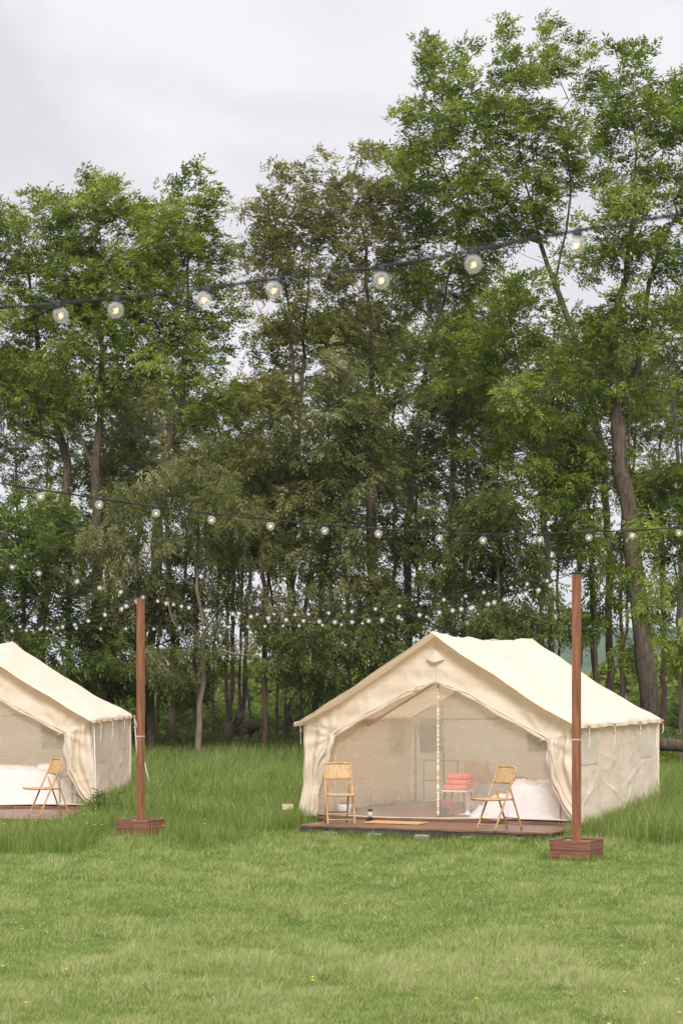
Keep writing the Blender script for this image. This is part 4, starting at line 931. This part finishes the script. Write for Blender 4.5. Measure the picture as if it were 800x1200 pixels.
string('upper string of globe lights between the two wooden posts', [pLt, (240, 712, 27.8), (330, 717, 28.2), (400, 714, 28), (466, 707, 27), (546, 695, 26), (618, 681, 25), pRt],
       [186, 203, 213, 240, 262, 280, 302, 322, 345, 362, 385, 412, 440, 466, 493, 518, 546, 568, 598, 618, 640], .0042, 5, .95)
string('string of small globe lights falling from the left post to the far left', [pLt, (142, 709, 30), (105, 724, 34), (60, 733, 38), (0, 737, 42), (-50, 738, 44)], [160, 149, 141, 125, 105, 88, 74, 57, 47, 31, 14, -10], .0055, 6, 1.3)
string('farthest string of small globe lights level across the left half', [(-50, 727, 42), (40, 732, 42), (170, 734, 42), (250, 732, 42), (360, 730, 43), (430, 727, 44), (520, 718, 46)], [24, 33, 50, 67, 89, 118, 149, 180, 212, 240, 267, 290, 310, 332, 350, 378, 400, 424, 448, 471, 500], .0055, 7, 1.3)

# ------------------------------------------------------------------ guy ropes, weed, stake, logs
g = MB(); a = np.array(world(LT, HW+.12, 4.0, 1.45)); e = np.array(world(LT, HW+.26, 3.7, .02)); g.tube([a, (a+e)/2+[0, 0, -.02], e], .009, 5)
g2 = np.array(world(LT, HW+.45, 3.6, .25)); g.tube([a, (a+g2)/2, g2], .007, 5)
o = g.build('guy_rope', M['rope']); tag(o, 'white guy ropes at the rear right corner of the left tent', 'rope')
g = MB(); a = np.array(world(LT, HW+.05, -.02, 1.4)); e = np.array(world(LT, HW+.12, -.3, .0)); g.tube([a, (a+e)/2+[.01, 0, 0], e], .008, 5)
o = g.build('guy_rope', M['rope']); tag(o, 'white cord hanging down the front right corner of the left tent', 'rope')
wd = empty('weed', tuple(P(124, 955, 30.3)*[1, 1, 0])); wd.location.z = float(gh(wd.location.x, 30.3)); tag(wd, 'tall broad-leaved weed growing by the corner of the left tent', 'weed')
rg = np.random.default_rng(4); b = MB(); vs = []; 
for k in range(5):
    bx, by = rg.normal(0, .12, 2); hh = rg.uniform(.28, .48); tp = np.array([bx*1.6, by*1.6, hh]); b.tube([(bx, by, 0), (bx*1.2, by*1.2, hh*.5), tp], .006, 5)
    for j in range(16):
        t = rg.uniform(.45, 1); p0 = np.array([bx, by, 0])*(1-t)+tp*t; an = j*2.4+k; d = np.array([math.cos(an), math.sin(an), .35+.5*(t-.5)]); d /= np.linalg.norm(d); sdv = np.cross(d, [0, 0, 1]); sdv /= np.linalg.norm(sdv); l_ = rg.uniform(.10, .17)
        vs.append([p0, p0+d*l_*.45+sdv*.016, p0+d*l_+[0, 0, -.03], p0+d*l_*.45-sdv*.016])
b.build('stem', G_, wd); fast_mesh('leaves', np.array(vs).reshape(-1, 3), 4, B_, wd, rg.uniform(.2, .7, len(vs)))
sk = empty('stake', tuple(P(337, 955, 29.6)*[1, 1, 0])); tag(sk, 'small pale wooden marker block left of the right deck', 'marker')
b = MB(); b.box((0, 0, .20), (.17, .05, .085)); b.grid(lambda a, c: (-.06+.12*a, -.02+.04*c, .244+.03*math.sin(math.pi*a)), 8, 2); b.build('block', M['palewood'], sk, bevel=.005)
b = MB(); b.box((0, .01, .07), (.03, .02, .24)); b.build('peg', M['palewood'], sk)
def log(label, p0, p1, r, seed):
    b = MB(); pp = smoothpts([p0, (np.array(p0)+p1)/2+[0, 0, .04], p1], .3); rg = np.random.default_rng(seed)
    b.tube(pp+rg.normal(0, .015, pp.shape), r*(1+.08*rg.normal(0, 1, len(pp))), 10); 
    m_ = pp[len(pp)//2]; b.tube([m_, m_+[.15, -.1, .35], m_+[.2, -.1, .6]], [r*.35, r*.25, .01], 6)
    tag(b.build('fallen_log', M['bark'], smooth=True), label, 'log')
log('fallen trunk lying in the wood between the tents', P(255, 862, 57), P(300, 850, 58), .22, 1)
log('thick fallen log on the ground right behind the right tent', P(770, 873, 43), P(830, 880, 42), .14, 2)
log('leaning broken trunk on the wood floor right of the pale young tree', P(262, 868, 56), P(282, 838, 57), .12, 3)
